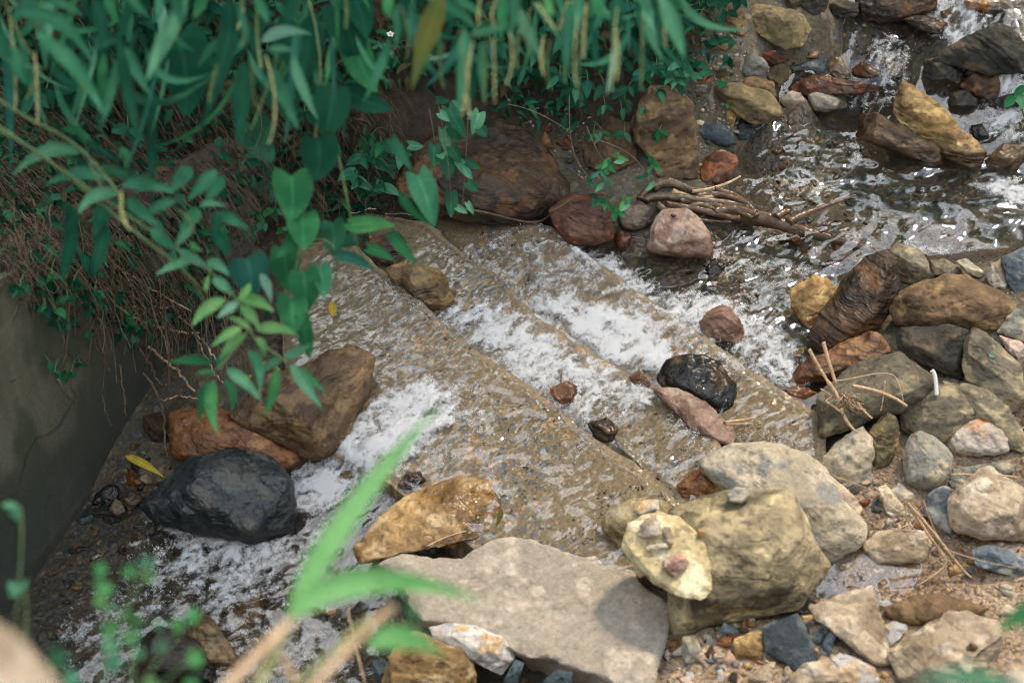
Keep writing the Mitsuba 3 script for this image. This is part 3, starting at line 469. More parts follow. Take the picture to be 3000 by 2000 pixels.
# ------------------------------------------------------------------ the ground: one sheet, fine where it is seen
def axis(fine, lo, hi, n=26):
    g = np.geomspace(.03, 1, n)
    return np.r_[fine[0] - (fine[0] - lo) * ((g - g[0]) / (1 - g[0]))[::-1][:-1], fine, fine[-1] + (hi - fine[-1]) * ((g - g[0]) / (1 - g[0]))[1:]]
def grid_mesh(X, Y, Z, keep=None):
    ny, nx = Z.shape; x, y = np.meshgrid(X, Y)
    v = np.c_[x.ravel(), y.ravel(), Z.ravel()]; i = np.arange(ny * nx).reshape(ny, nx)
    a, b, c, d = i[:-1, :-1], i[:-1, 1:], i[1:, 1:], i[1:, :-1]
    if keep is not None: a, b, c, d = a[keep], b[keep], c[keep], d[keep]
    f = np.vstack([np.c_[a.ravel(), b.ravel(), c.ravel()], np.c_[a.ravel(), c.ravel(), d.ravel()]])
    used = np.unique(f); m = np.full(len(v), -1); m[used] = np.arange(len(used))
    return v[used], m[f], used
AX, AY = axis(GX, -70, 70), axis(GY, -40, 110)
ax, ay = np.meshgrid(AX, AY); AZ = terrain(ax, ay)
i0, j0 = np.searchsorted(AX, GX[0]), np.searchsorted(AY, GY[0]); AZ[j0:j0 + len(GY), i0:i0 + len(GX)] = TZ
v, f, used = grid_mesh(AX, AY, AZ)
sd = bank_dist(v[:, 0], v[:, 1])
kind = np.clip(sd / .12 + .5, 0, 1)
near = np.clip((2.2 - v[:, 1]) / .3, 0, 1); kind = np.maximum(kind, near)
def blob(poly, soft):
    pg = Polygon([at(u, q, .05)[:2] for u, q in pts('D', poly)])
    return np.clip(1 - shapely.distance(pg, shapely.points(v[:, 0], v[:, 1])) / soft, 0, 1)
sandm = np.maximum(blob('1960,1240 2080,1180 2200,1260 2352,1300 2352,1420 2200,1410 2080,1380 1960,1340', .12), blob('1500,1420 2352,1420 2352,1568 1500,1568', .1))
sandm = np.maximum(sandm, blob('1930,1020 2300,960 2352,1260 1980,1200', .12) * .8)
kind = np.where(sandm > 0, np.maximum(kind, 2 * sandm), kind)
wetv = np.clip(1.2 - (v[:, 2] - water_z(v[:, 0], v[:, 1])) / .06, 0, 1) * (np.abs(v[:, 0]) < 3.3)
wetv = np.maximum(wetv, blob('1930,1240 2120,1180 2250,1300 2150,1400 1930,1380', .05))
put('ground', (v, f), 'earth', True, np.c_[kind, wetv]); tag('ground', kind='structure')

# ------------------------------------------------------------------ spillway slabs and the retaining wall
sp = thing('concrete_spillway', 'stepped brown concrete spillway with shallow white water running over it', 'spillway')
for (nm, pg, co), lab in zip(SLABW, ['lowest and widest concrete slab, left of the long foam edge', 'middle concrete slab strewn with foam', 'upper concrete slab below the pool']):
    ring = np.array(LineString(np.array(pg.exterior.coords)).segmentize(.02).coords)[:-1]
    ring = ring + (meshkit.fbm(np.c_[ring * 22, 0 * ring[:, :1] + 2], 3, 7)[:, None] - .5) * .012
    m = manifold3d.Manifold.extrude(manifold3d.CrossSection([ring.tolist()], manifold3d.FillRule.EvenOdd), .24).refine_to_length(.022).to_mesh()
    q = np.array(m.vert_properties[:, :3], float)
    top = co[0] * q[:, 0] + co[1] * q[:, 1] + co[2]
    bump = (meshkit.fbm(np.c_[q[:, :2] * 14, 0 * q[:, :1]], 4, 3) - .5) * .012
    edge = shapely.distance(pg.exterior, shapely.points(q[:, 0], q[:, 1]))
    q[:, 2] = q[:, 2] - .24 + top + bump - .006 * np.exp(-edge / .012)
    part(sp, 'slab', (q, np.array(m.tri_verts)), 'wet_concrete', 40, label=lab)
def box_mesh(o, dx, dy, dz, st=.05):
    bx = manifold3d.Manifold.cube([dx, dy, dz]).refine_to_length(st).to_mesh(); q = np.array(bx.vert_properties[:, :3], float)
    return q, np.array(bx.tri_verts)
q, f = box_mesh(None, .22, 7.0, 1.45)
base = q.copy(); nrm = np.array([WDIR[1], -WDIR[0]])
hgt = wall_h(WALL0[1] + (base[:, 1] - 5.1) * WDIR[1])
xy = WALL0 + WDIR * (base[:, 1:2] - 5.1) + nrm * (base[:, :1] - .22)
zz = -.65 + base[:, 2] / 1.45 * (hgt + .65 + .02)
rel = (meshkit.fbm(np.c_[xy * 5, zz * 5], 3, 3) - .5) * .02
xy = xy + nrm * rel[:, None]
k = thing('retaining_wall', 'dark mossy concrete retaining wall rising from the water at the left edge', 'wall')
put(k, (np.c_[xy, zz], f), 'mossy_concrete', 40)

# a lip of earth and dead roots bulging over the top of the wall
n_ = 150; l_ = np.linspace(-1.2, 2.2, n_); top_ = WALL0 + WDIR * l_[:, None]
cen = np.c_[top_ - nrm * .07, wall_h(top_[:, 1]) - .02]; an = np.linspace(0, 2 * np.pi, 29)[:-1]
ring_ = cen[:, None] + (.09 + .05 * np.clip(l_ - .3, 0, 1))[:, None, None] * (np.cos(an)[None, :, None] * np.r_[nrm, 0] * .75 + np.sin(an)[None, :, None] * np.array([0, 0, 1.0])); V = ring_.reshape(-1, 3); c_ = np.repeat(cen, 28, 0); OUT_ = V - c_
V = c_ + (V - c_) * (.62 + 1.0 * (meshkit.fbm(V * 5, 3, 31)[:, None] - .3) + .5 * (meshkit.fbm(V * 24, 3, 32)[:, None] - .5))
i = np.arange(n_ * 28).reshape(n_, 28); j = np.roll(i, -1, 1); F = np.vstack([np.c_[i[:-1].ravel(), j[:-1].ravel(), j[1:].ravel()], np.c_[i[:-1].ravel(), j[1:].ravel(), i[1:].ravel()]])
if (np.cross(V[F[:, 1]] - V[F[:, 0]], V[F[:, 2]] - V[F[:, 0]]) * OUT_[F[:, 0]]).sum() < 0: F = F[:, ::-1]
put('bank_earth', (V, F), 'earth', True, np.c_[np.ones(len(V)), np.zeros(len(V))]); tag('bank_earth', kind='structure')

# ------------------------------------------------------------------ rocks
HULLS = {}
def ray_hulls(u, v, names):
    d = ray(u, v); best = None
    for nm in names:
        V, Fc = HULLS[nm]; a, b, c = V[Fc[:, 0]], V[Fc[:, 1]], V[Fc[:, 2]]
        e1, e2 = b - a, c - a; h = np.cross(d, e2); det = (e1 * h).sum(1); s = CAM - a
        with np.errstate(all='ignore'):
            uu = (s * h).sum(1) / det; qq = np.cross(s, e1); vv = (qq @ d) / det; t = (e2 * qq).sum(1) / det
        ok = (uu >= 0) & (vv >= 0) & (uu + vv <= 1) & (t > .5)
        if ok.any() and (best is None or t[ok].min() < best): best = t[ok].min(); k_ = np.nonzero(ok)[0][t[ok].argmin()]; ray_hulls.n = np.cross(e1[k_], e2[k_]) / np.linalg.norm(np.cross(e1[k_], e2[k_]))
    return None if best is None else CAM + d * best
LAST = {}
def rock(name, label, poly, p='tan', t=.3, b=.35, d=.75, w=0.0, on=0, amp=1.0, hard=1, near=0, lift=0.0, res=1.0, group=None, dist=None, seed=None, dark=1.0, F=None, fwd=0.0):
    """A stone: its outline seen from the photographer's place gets a plane of its own, a front bulge and a back, hulled, refined, rounded and weathered."""
    key = numbered(name); seed = seed if seed is not None else sum(map(ord, label)) * 31 + len(ROWS); r = np.random.default_rng(seed)
    lab = {'label': label, 'category': name.replace('_', ' ')}
    if group: lab['group'] = group
    labels[key] = lab
    poly = poly.mean(0) + (poly - poly.mean(0)) * 1.035
    i = poly[:, 1].argmax(); u0, v0 = poly[i]
    c0 = poly.mean(0); dv = ray(*c0); dv = dv / np.linalg.norm(dv)
    n = (1 - t) * (-dv) + t * np.array([0, 0, 1.0]); n /= np.linalg.norm(n)
    A = None
    if dist is not None: A = CAM + ray(u0, v0) * dist
    elif on:
        A = ray_hulls(*c0, list(HULLS)[-min(on, len(HULLS)):] if on < 99 else list(HULLS))
        if A is not None: n = ray_hulls.n * .7 - dv * .3; n /= np.linalg.norm(n)
    if A is None:   # it rests where its outline meets the ground or, standing in the stream, the water
        G = [hit(u, min(q, 1640), 0.0, w < .9) for u, q in poly]; A = hit(u0, v0, 0.0, w < .9)
        lo = poly[:, 1].min(); span = v0 - lo
        need = max((g @ n - .02 * (v0 - q) / span) for g, (u, q) in zip(G, poly))
        A = A + n * max(0, need - A @ n) * .97
    rim = np.array([CAM + ray(*q) * ((A - CAM) @ n / (ray(*q) @ n)) for q in poly]); span_ = math.sqrt(np.ptp(rim, axis=0) @ np.ptp(rim, axis=0))
    A = A + np.array([0, 0, lift + (.02 if on else .05 * min(span_, .4) * (dist is None) * (w < .9))])
    A = A - (0.008 if not on else -.004) * np.array([0, 0, 1.0])
    A = A - dv * fwd
    unp = lambda q: CAM + ray(*q) * ((A - CAM) @ n / (ray(*q) @ n))
    dense = []
    m = len(poly)
    for k in range(m):
        dense.append(poly[k])
    X = np.array([unp(q) for q in dense]); c = unp(c0)
    size = math.sqrt(max(shapely.Polygon(np.c_[X @ RT, X @ np.cross(n, RT)]).area, 1e-5)) * .95
    P = [X + dv * r.uniform(-.04, .04, (m, 1)) * size]
    if F is not None:   # the corners of its broken faces, as seen in the photograph: u, v, height
        for u_, v_, h_ in F: P.append((unp((u_, v_)) - dv * h_ * size)[None])
    for rr, cnt in () if F is not None else (((.8, m // 2 + 2), (.5, 4), (.15, 1)) if hard else ((.82, m), (.55, max(4, m // 2 + 2)), (.2, 2))):
        idx = r.permutation(m)[:cnt]
        h = b * size * math.sqrt(max(0, 1 - rr * rr)) * r.uniform(.4 if hard else .85, 1.15, (len(idx), 1))
        P.append(c + rr * (X[idx] - c) - dv * h)
    P.append(c + .86 * (X - c) + dv * d * size * .5 * r.uniform(.7, 1.2, (m, 1)))
    P.append(c + .5 * (X - c) + dv * d * size)
    if on:  # what lies on another stone does not reach through it
        P = P[:-2] + [c + .85 * (X - c) + dv * .22 * size]
    P = np.vstack(P)
    hull = manifold3d.Manifold.hull_points(P.tolist())
    if hard and b > .2 and F is None:   # broken faces: a few flat cuts on the side that shows
        for k in range(7 if size > .1 else 4):
            a = -dv + r.normal(0, .55, 3); a[2] = abs(a[2]) * .8 + .1; a /= np.linalg.norm(a)
            ext = (hull.to_mesh().vert_properties[:, :3] @ a)
            top_, mid_ = ext.max(), c @ a
            hull = hull.trim_by_plane((-a).tolist(), -(top_ - (top_ - mid_) * r.uniform(.08, .4)))
    hm = hull.to_mesh(); HULLS[key] = (np.array(hm.vert_properties[:, :3], float), np.array(hm.tri_verts)); LAST['key'] = key
    pix = (c - CAM) @ FW / 1407 * 1.0
    e = max(size / (15 * res + 9 * min(size, .5) / .5), pix * 1.3)
    mm = hull.refine_to_length(e).to_mesh(); V = np.array(mm.vert_properties[:, :3], float); Fc = np.array(mm.tri_verts)
    tm = trimesh.Trimesh(V, Fc, process=False)
    trimesh.smoothing.filter_laplacian(tm, lamb=.4, iterations=1 if hard else 5)
    V = np.array(tm.vertices); Nn = np.array(tm.vertex_normals)
    sd = np.array([r.normal(0, .5), r.normal(0, .5), 1.0]); sd = sd / np.linalg.norm(sd); rot = r.uniform(-.5, .5)
    sd = np.array([math.sin(rot) * .7 + r.normal(0, .2), r.normal(0, .3), math.cos(rot)]); sd /= np.linalg.norm(sd)
    q = V / size + r.uniform(0, 90, 3)
    dsp = (meshkit.fbm(q * 2.3, 4, 3) - .5) * .16 + (meshkit.fbm(q * 7, 3, 4) - .5) * (.085 if hard else .05)
    st = PAL[p][3]; s1 = (V @ sd) / size * 9 + meshkit.fbm(q * 2, 2, 6) * 1.6
    dsp = dsp + st * (meshkit.noise(np.c_[s1, 0 * s1, 0 * s1], 1) - .5) * .045 * (1 if hard else .5)
    if hard:
        fr = s1 * .8; fr = fr - np.floor(fr); dsp = dsp + st * (.5 - fr) * .007
    V = V + Nn * (dsp * size * amp)[:, None] * min(1, .6 + .3 / max(size, .3) * .3)
    idx = rock_row(p, seed, sd, 26 if size < .25 else 18, dark)
    wt = np.maximum(w, np.clip(1.3 - (V[:, 2] - water_z(V[:, 0], V[:, 1])) / .085, 0, 1) * (V[:, 1] > 2.2) * (np.abs(V[:, 0]) < 3)) if not on else np.full(len(V), w)
    put(key, (V, Fc), 'rock_stone', True, np.c_[np.full(len(V), idx + .5), wt])
    return key
def O(s):
    o = {}
    for q in s.split():
        k, x = q.split('='); o[k] = x if k in 'pF' else float(x) if '.' in x else int(x)
    return o
for line in ROCKS.strip().splitlines():
    nm, lab, reg, poly, *opt = [q.strip() for q in line.split('|')]
    o_ = O(opt[0] if opt else '')
    if 'F' in o_: o_['F'] = [(*pts(reg, ','.join(q.split(':')[:2]))[0], float(q.split(':')[2])) for q in o_['F'].split(';')]
    rock(nm, lab, pts(reg, poly), **o_)
# ------------------------------------------------------------------ the big flat slab: an outline of its own, extruded
def flat_slab(label, poly, z, thick, pal, tilt=(0, 0), w=0):
    key = numbered('boulder'); tag(key, label, 'boulder')
    W = np.array([at(u, q, z)[:2] for u, q in poly]); pg = Polygon(W).buffer(0)
    ring = np.array(LineString(np.array(pg.exterior.coords)).segmentize(.02).coords)[:-1]
    ring = ring + (meshkit.fbm(np.c_[ring * 16, 0 * ring[:, :1]], 3, 5)[:, None] - .5) * .03
    m = manifold3d.Manifold.extrude(manifold3d.CrossSection([ring.tolist()], manifold3d.FillRule.EvenOdd), thick).refine_to_length(.014).to_mesh()
    V, Fc = np.array(m.vert_properties[:, :3], float), np.array(m.tri_verts)
    e = shapely.distance(pg.exterior, shapely.points(V[:, 0], V[:, 1]))
    topm = np.clip(V[:, 2] / thick, 0, 1)
    c = W.mean(0)
    inward = (c - V[:, :2]) / np.linalg.norm(c - V[:, :2], axis=1, keepdims=True)
    V[:, :2] += inward * ((1 - topm) ** 1.2 * .10 * (.4 + 1.2 * meshkit.fbm(V * 6, 3, 2)))[:, None]
    V[:, 2] += z - thick + (V[:, :2] - c) @ np.array(tilt) + ((meshkit.fbm(V * 5, 4, 8) - .5) * .03 - .012 * np.exp(-e / .012)) * topm
    V += (meshkit.fbm(V * 18, 3, 4)[:, None] - .5) * .012
    i = rock_row(pal, 77, [.1, .2, 1], 14, 1.0)
    HULLS[key] = (V, Fc)
    put(key, (V, Fc), 'rock_stone', 40, None) if 0 else put(key, (V, Fc), 'rock_stone', True, np.c_[np.full(len(V), i + .5), np.full(len(V), w)])
flat_slab('big flat pale slab of broken concrete at the bottom centre', pts('BC', '250,735 300,700 420,660 620,700 820,690 880,640 1050,545 1180,540 1300,555 1700,680 2010,800 2130,900 2287,1015 2262,1150 2200,1400 2150,1640 1950,1640 1900,1575 1450,1385 1240,1330 1000,1215 600,1110 440,1030 400,860 330,800'), .03, .17, 'concrete')
# ------------------------------------------------------------------ water sheet and foam
def fl(p, k, s=0): return meshkit.fbm(p * k, 3, s) - .5
P0 = np.c_[wx.ravel(), wy.ravel(), np.zeros(wx.size)]
flow = np.array([[.82, .57, 0], [-.57, .82, 0], [0, 0, 1]])
Q = P0 @ flow.T * np.array([.75, 1.25, 1]) + (np.c_[fl(P0, 5, 1), fl(P0, 5, 2), 0 * P0[:, 0]]) * .12
rip = (fl(Q, 4.5, 3) * .022 + fl(Q, 12, 4) * .018 + fl(Q, 30, 5) * .005).reshape(wx.shape)
calm = 1 - .8 * soft
WZR = WZ + rip * calm + soft * (.017 * fl(Q, 24, 8) + .0075 * fl(Q, 50, 9)).reshape(wx.shape)
WZR = np.where(SLABM > 0, np.maximum(WZR, WZ - .006), WZR)
keepv = (WZR > TW - .03)
dry = np.zeros(wx.shape, bool)
drypg = Polygon([at(u, q, .02)[:2] for u, q in pts('D', '1905,935 1880,1060 1750,1085 1600,1190 1565,1300 1420,1345 1150,1300 1010,1215 860,1290 860,1480 1000,1568 1300,1650 2400,1650 2400,640 2100,640 2000,900')])
dry = shapely.contains_xy(drypg, wx, wy) & (SLABM == 0)
wallside = ((np.stack([wx, wy], -1) - WALL0) @ nrm) < -.1
keepv &= ~dry & ~wallside & (wy > 2.15)
keep = keepv[:-1, :-1] & keepv[1:, :-1] & keepv[:-1, 1:] & keepv[1:, 1:]
v, f, used = grid_mesh(WX, WY, WZR, keep)
put('water', (v, f), 'water_sheet', True); tag('water', kind='structure')
pud = Polygon([at(u, q, .02)[:2] for u, q in pts('BR', '1190,720 1240,640 1450,760 1700,760 1690,860 1500,930 1430,1060 1350,1130 1000,1000 950,930 1100,850')]).buffer(.05)
bx = pud.bounds; px_, py_ = np.arange(bx[0], bx[2], .015), np.arange(bx[1], bx[3], .015); qx, qy = np.meshgrid(px_, py_)
pz = .028 + (meshkit.fbm(np.c_[qx.ravel() * 14, qy.ravel() * 14, 0 * qx.ravel()], 3, 3) - .5).reshape(qx.shape) * .002
kk = shapely.contains_xy(pud, qx, qy) & (pz > ground_z(qx, qy) - .01); kk = kk[:-1, :-1] & kk[1:, 1:]
v, f, used = grid_mesh(px_, py_, pz, kk)
put('puddle', (v, f), 'water_sheet', True); tag('puddle', kind='structure')
FOAM = """.8|330,1180 450,1195 560,1245 685,1235 725,1300 560,1310 420,1270
.75|2080,140 2200,175 2240,300 2150,270
.85|1100,700 1180,720 1260,790 1400,880 1380,900 1260,860 1150,770
.9|1300,575 1420,610 1500,655 1480,680 1400,640 1310,600
.99|1190,690 1330,675 1480,735 1568,830 1525,872 1440,852 1310,782 1230,732
.84|1000,712 1090,690 1190,715 1250,770 1400,860 1490,895 1440,930 1340,950 1270,925 1140,825 1040,750
.97|1020,722 1080,730 1180,790 1290,870 1370,935 1340,955 1300,945 1215,880 1130,820 1040,755
.85|1270,925 1400,895 1495,900 1530,940 1410,965 1320,962
.8|1480,690 1560,675 1680,695 1780,765 1855,850 1835,892 1760,872 1640,782 1560,738
.97|1520,690 1610,705 1600,745 1560,735
.95|1690,790 1780,800 1845,860 1835,892 1760,868 1690,815
.75|1310,572 1330,568 1420,605 1500,655 1485,682 1400,632
.24|1100,540 1300,550 1460,668 1568,740 1741,860 1640,900 1330,700 1190,690 1080,620
.97|815,985 880,910 960,880 1060,900 1050,960 960,1050 860,1120 760,1170 690,1185 655,1110 715,1070
.34|960,870 1150,900 1150,960 1000,1080 900,1110 1040,960
.7|690,1180 770,1175 750,1260 705,1300
.24|340,1190 730,1300 820,1480 700,1580 180,1580 130,1430 300,1300
.6|340,1185 420,1225 560,1270 700,1290 725,1330 600,1400 450,1390 360,1300
.75|390,1200 470,1240 560,1275 500,1300 420,1250
.1|760,640 880,630 1000,710 1130,830 1260,930 1350,1000 1150,960 950,900 800,800
.08|1000,700 1130,830 1260,930 1540,1140 1400,1260 1150,1160 950,1000
.2|1400,900 1700,1000 1880,1000 1880,1050 1700,1080 1500,1000
.95|2180,35 2290,35 2265,95 2200,95
.99|2035,100 2170,105 2135,160 2050,125
.95|2235,270 2335,285 2345,355 2270,335
.9|2250,415 2352,415 2352,475 2280,465
.95|2050,560 2130,578 2300,585 2300,605 2190,605 2090,585
.45|1930,225 2055,212 2065,272 1950,250
.45|1850,90 2050,75 2080,130 1900,140
.25|1700,600 1900,620 1790,700 1700,690"""
mask = np.zeros(wx.shape)
for line in FOAM.splitlines():
    a, poly = line.split('|'); a = float(a); q = pts('D', poly)
    W = []
    for u, vv in q:
        p = at(u, vv, .05)
        for _ in range(6): p = at(u, vv, float(water_z(p[0], p[1])))
        W.append(p[:2])
    m = shapely.contains_xy(Polygon(W).buffer(0), wx, wy).astype(float)
    mask = np.maximum(mask, gaussian_filter(m * a, 3.2 if a > .6 else 5.5))
FS = .0029
FXa, FYa = np.arange(WX[0], WX[-1], FS), np.arange(WY[0], WY[-1], FS)
fx, fy = np.meshgrid(FXa, FYa)
fm = sampler(mask, WX[0], WY[0], WS)(fx, fy)
sel = fm > .03
p = np.c_[fx[sel], fy[sel], np.zeros(sel.sum())] @ flow.T * np.array([.8, 1.2, 1])
p = p + np.c_[fl(p, 9, 11), fl(p, 9, 12), 0 * p[:, 0]] * .09
n1 = 1 - np.abs(fl(p, 14, 13)) * 4.2          # lacy ridges
n2 = meshkit.fbm(p * np.array([85, 135, 1]), 2, 14); n3 = meshkit.fbm(p * 5, 3, 15); n4 = 1 - np.abs(fl(p, 46, 16)) * 4
val = .24 * n1 + .46 * n2 + .22 * n3 + .2 * n4
thr = np.interp(fm[sel], [0, .1, .3, .5, .7, .9, 1], [1.1, .74, .665, .615, .55, .46, .39])
full = np.zeros(fx.shape, bool); full[sel] = val > thr
hh = np.zeros(fx.shape); hh[sel] = .003 + np.clip(val - thr, 0, .4) * .035 + (n2 - .5) * .009 * fm[sel]
fz = sampler(WZR, WX[0], WY[0], WS)(fx, fy) + hh
ok = sampler(keepv.astype(float), WX[0], WY[0], WS)(fx, fy) > .9
full &= ok
# clear smooth water where it rises over the lip of the next slab
lip = np.zeros(fx.shape)
for u0, v0, u1, v1, ua, wd in ((984, 703, 1564, 1155, 0, .042), (1130, 622, 1520, 905, 0, .034)):
    co = SLABW[0][2] if u0 == 984 else SLABW[1][2]; A_, B_ = on_plane(u0, v0, co)[:2], on_plane(u1, v1, co)[:2]
    d_ = (B_ - A_) / np.linalg.norm(B_ - A_); n_ = np.array([-d_[1], d_[0]]); n_ = n_ if n_[1] > 0 else -n_
    rx, ry = fx - A_[0], fy - A_[1]; al = rx * d_[0] + ry * d_[1]; ac = rx * n_[0] + ry * n_[1] + .012 * (np.sin(al * 31) + np.sin(al * 13))
    lip = np.maximum(lip, ((al > 0) & (al < np.linalg.norm(B_ - A_))) * np.clip(1 - np.abs(ac - wd * .45) / (wd * .6), 0, 1) ** .5)
dens = np.zeros(fx.shape); dens[sel] = np.clip((val - thr + .13) / .26, 0, 1) ** 1.4 * np.clip(fm[sel] * 3, 0, 1); dens *= ok * (1 - .85 * lip)
full &= (dens > .86) & (lip < .5)
cell = full[:-1, :-1] & full[1:, 1:] & full[1:, :-1] & full[:-1, 1:]
v, f, used = grid_mesh(FXa, FYa, fz, cell)
put('foam', (v, f), 'foam_white', True); tag('foam', 'white foam in patches and threads on the running water', 'foam', kind='stuff')
# the foam's bubbles, thick in its middle and thinning out, and flying drops
r = np.random.default_rng(3)
NB = 290000; pr = (dens ** 1.35).ravel(); cs_ = np.cumsum(pr); idx = np.searchsorted(cs_, r.uniform(0, cs_[-1], NB))
iy, ix = np.divmod(idx, fx.shape[1])
jit = r.normal(0, .0034, (NB, 3)) + (r.uniform(size=(NB, 1)) < .05) * r.normal(0, .014, (NB, 3)); jit[:, 2] = np.abs(jit[:, 2]) * .8
ctr = np.c_[FXa[ix], FYa[iy], fz[iy, ix] - .001] + jit
rad = r.uniform(.0008, .0021, NB)
oc = np.array([[1, 0, 0], [-1, 0, 0], [0, 1, 0], [0, -1, 0], [0, 0, 1], [0, 0, -1.0]]); of = np.array([[0, 2, 4], [2, 1, 4], [1, 3, 4], [3, 0, 4], [2, 0, 5], [1, 2, 5], [3, 1, 5], [0, 3, 5]])
V = (oc[None] * rad[:, None, None] + ctr[:, None]).reshape(-1, 3); Fb = (of[None] + np.arange(NB)[:, None, None] * 6).reshape(-1, 3)
put('bubbles', (V, Fb), 'foam_white', True); tag('bubbles', 'tiny white bubbles and spray drops over the spillway', 'bubbles', kind='stuff')
# ------------------------------------------------------------------ plants
PR = np.random.default_rng(11)
PROFILE = {'lance': lambda s: np.sin(np.pi * np.clip(s, 0, 1) ** .75) ** .9 * (1 - .15 * s), 'oval': lambda s: np.sin(np.pi * s ** .85) ** .75, 'heart': lambda s: np.where(s < .22, .78 + .22 * np.sin(s / .22 * np.pi / 2), np.cos((s - .22) / .78 * np.pi / 2) ** .8),
           'blade': lambda s: np.minimum(1, .5 + s * 5) * (1 - s ** 2.2)}
def leaf_mesh(B, M, T, hw, pal, shape='lance', roll=0.0, cup=.22, rows=9):
    C = 2 * M - (B + T) / 2; s = np.linspace(0, 1, rows)[:, None]
    ax_ = (1 - s) ** 2 * B + 2 * s * (1 - s) * C + s ** 2 * T; tg = 2 * (1 - s) * (C - B) + 2 * s * (T - C); tg /= np.linalg.norm(tg, axis=1, keepdims=True)
    vw = CAM - ax_; vw /= np.linalg.norm(vw, axis=1, keepdims=True)
    sd = np.cross(tg, vw); sd /= np.linalg.norm(sd, axis=1, keepdims=True) + 1e-9; up_ = np.cross(sd, tg)
    cr, sr = math.cos(roll), math.sin(roll); sd, up_ = sd * cr + up_ * sr, up_ * cr - sd * sr
    L = np.linalg.norm(T - B); w = PROFILE[shape](s) * hw; w[-1] = hw * .02
    if shape != 'heart': w[0] = hw * (.5 if shape == 'blade' else .06)
    a = np.array([-1, -.55, 0, .55, 1.0]); V, U = [], []
    wav = meshkit.noise(np.c_[s[:, 0] * 5 + B[0] * 50, s * 0 + B[1] * 31, s * 0]) - .5
    for k in a:
        p = ax_ + sd * w * k + up_ * (abs(k) ** 1.4 * w * cup) + up_ * (wav[:, None] * hw * .18 * abs(k))
        if shape == 'heart': p = p - tg * (np.exp(-s * 6) * .16 * L * math.sin(min(1, abs(k)) * np.pi * .62))
        V.append(p); U.append(np.c_[np.full(rows, LK.index(pal) + .5 + .45 * k), s[:, 0]])
    V, U = np.stack(V, 1).reshape(-1, 3), np.stack(U, 1).reshape(-1, 2)
    i = np.arange(rows * 5).reshape(rows, 5); q = [i[:-1, :-1], i[:-1, 1:], i[1:, 1:], i[1:, :-1]]
    F = np.vstack([np.c_[q[0].ravel(), q[1].ravel(), q[2].ravel()], np.c_[q[0].ravel(), q[2].ravel(), q[3].ravel()]])
    return V, F, U
def join(ms):
    o = np.cumsum([0] + [len(m[0]) for m in ms]); return np.vstack([m[0] for m in ms]), np.vstack([m[1] + a for m, a in zip(ms, o)]), np.vstack([m[2] for m in ms])
def P3(u, v, t): return CAM + ray(u, v) * t
def tube(path, rad, mat=0, sides=6):
    path = np.asarray(path, float); rad = np.broadcast_to(rad, len(path)); V = []
    tg = np.gradient(path, axis=0); tg /= np.linalg.norm(tg, axis=1, keepdims=True) + 1e-9
    ref = np.array([.31, .22, .93]); x = np.cross(tg, ref); x /= np.linalg.norm(x, axis=1, keepdims=True) + 1e-9; y = np.cross(tg, x)
    an = np.arange(sides) * 2 * np.pi / sides
    V = (path[:, None] + rad[:, None, None] * (np.cos(an)[None, :, None] * x[:, None] + np.sin(an)[None, :, None] * y[:, None])).reshape(-1, 3)
    i = np.arange(len(path) * sides).reshape(-1, sides); j = np.roll(i, -1, 1)
    F = np.vstack([np.c_[i[:-1].ravel(), j[:-1].ravel(), j[1:].ravel()], np.c_[i[:-1].ravel(), j[1:].ravel(), i[1:].ravel()]])
    caps = [np.c_[np.full(sides - 2, r[0]), r[1:-1], r[2:]] for r in (i[0][::-1], i[-1])]
    return V, np.vstack([F, *caps]), np.c_[np.full(len(V), mat + .2), np.repeat(np.linspace(0, 1, len(path)), sides)]
def spline(P, n=16):
    P = np.asarray(P, float); k = np.linspace(0, len(P) - 1, n)
    from scipy.interpolate import make_interp_spline
    return make_interp_spline(np.arange(len(P)), P, k=min(3, len(P) - 1))(k)
def pxs(t): return t / FP   # metres of one picture point at forward distance t
def fdist(p): return (p - CAM) @ FW
def add_leaf(plant, b, m, tp, w, pal, t, t2=None, shape='lance', roll=None, name='leaf', cup=.22, rows=9):
    t2 = t if t2 is None else t2
    m = ((np.array(b) + tp) / 2) if m is None else np.array(m)
    V, F, U = leaf_mesh(P3(*b, t), P3(*m, (t + t2) / 2), P3(*tp, t2), w / 2 * pxs(t), pal, shape, PR.uniform(-.4, .4) if roll is None else roll, cup, rows)
    return part(plant, name, (V, F), 'leaf_green', True, U)
def add_stem(plant, P, w, mat, name='stem', n=18, jit=0):
    """P: list of (u, v, t); w in picture points"""
    Q = spline([P3(*q) for q in P], n); tt = np.array([fdist(q) for q in Q])
    if jit: Q = Q + (meshkit.noise(np.c_[np.arange(n) * .9 + w * 7, np.arange(n) * 0, np.arange(n) * 0])[:, None] - .5) * jit
    V, F, U = tube(Q, w / 2 * pxs(tt) * np.linspace(1, .7, n), mat); return part(plant, name, (V, F), 'twig_wood', True, U)
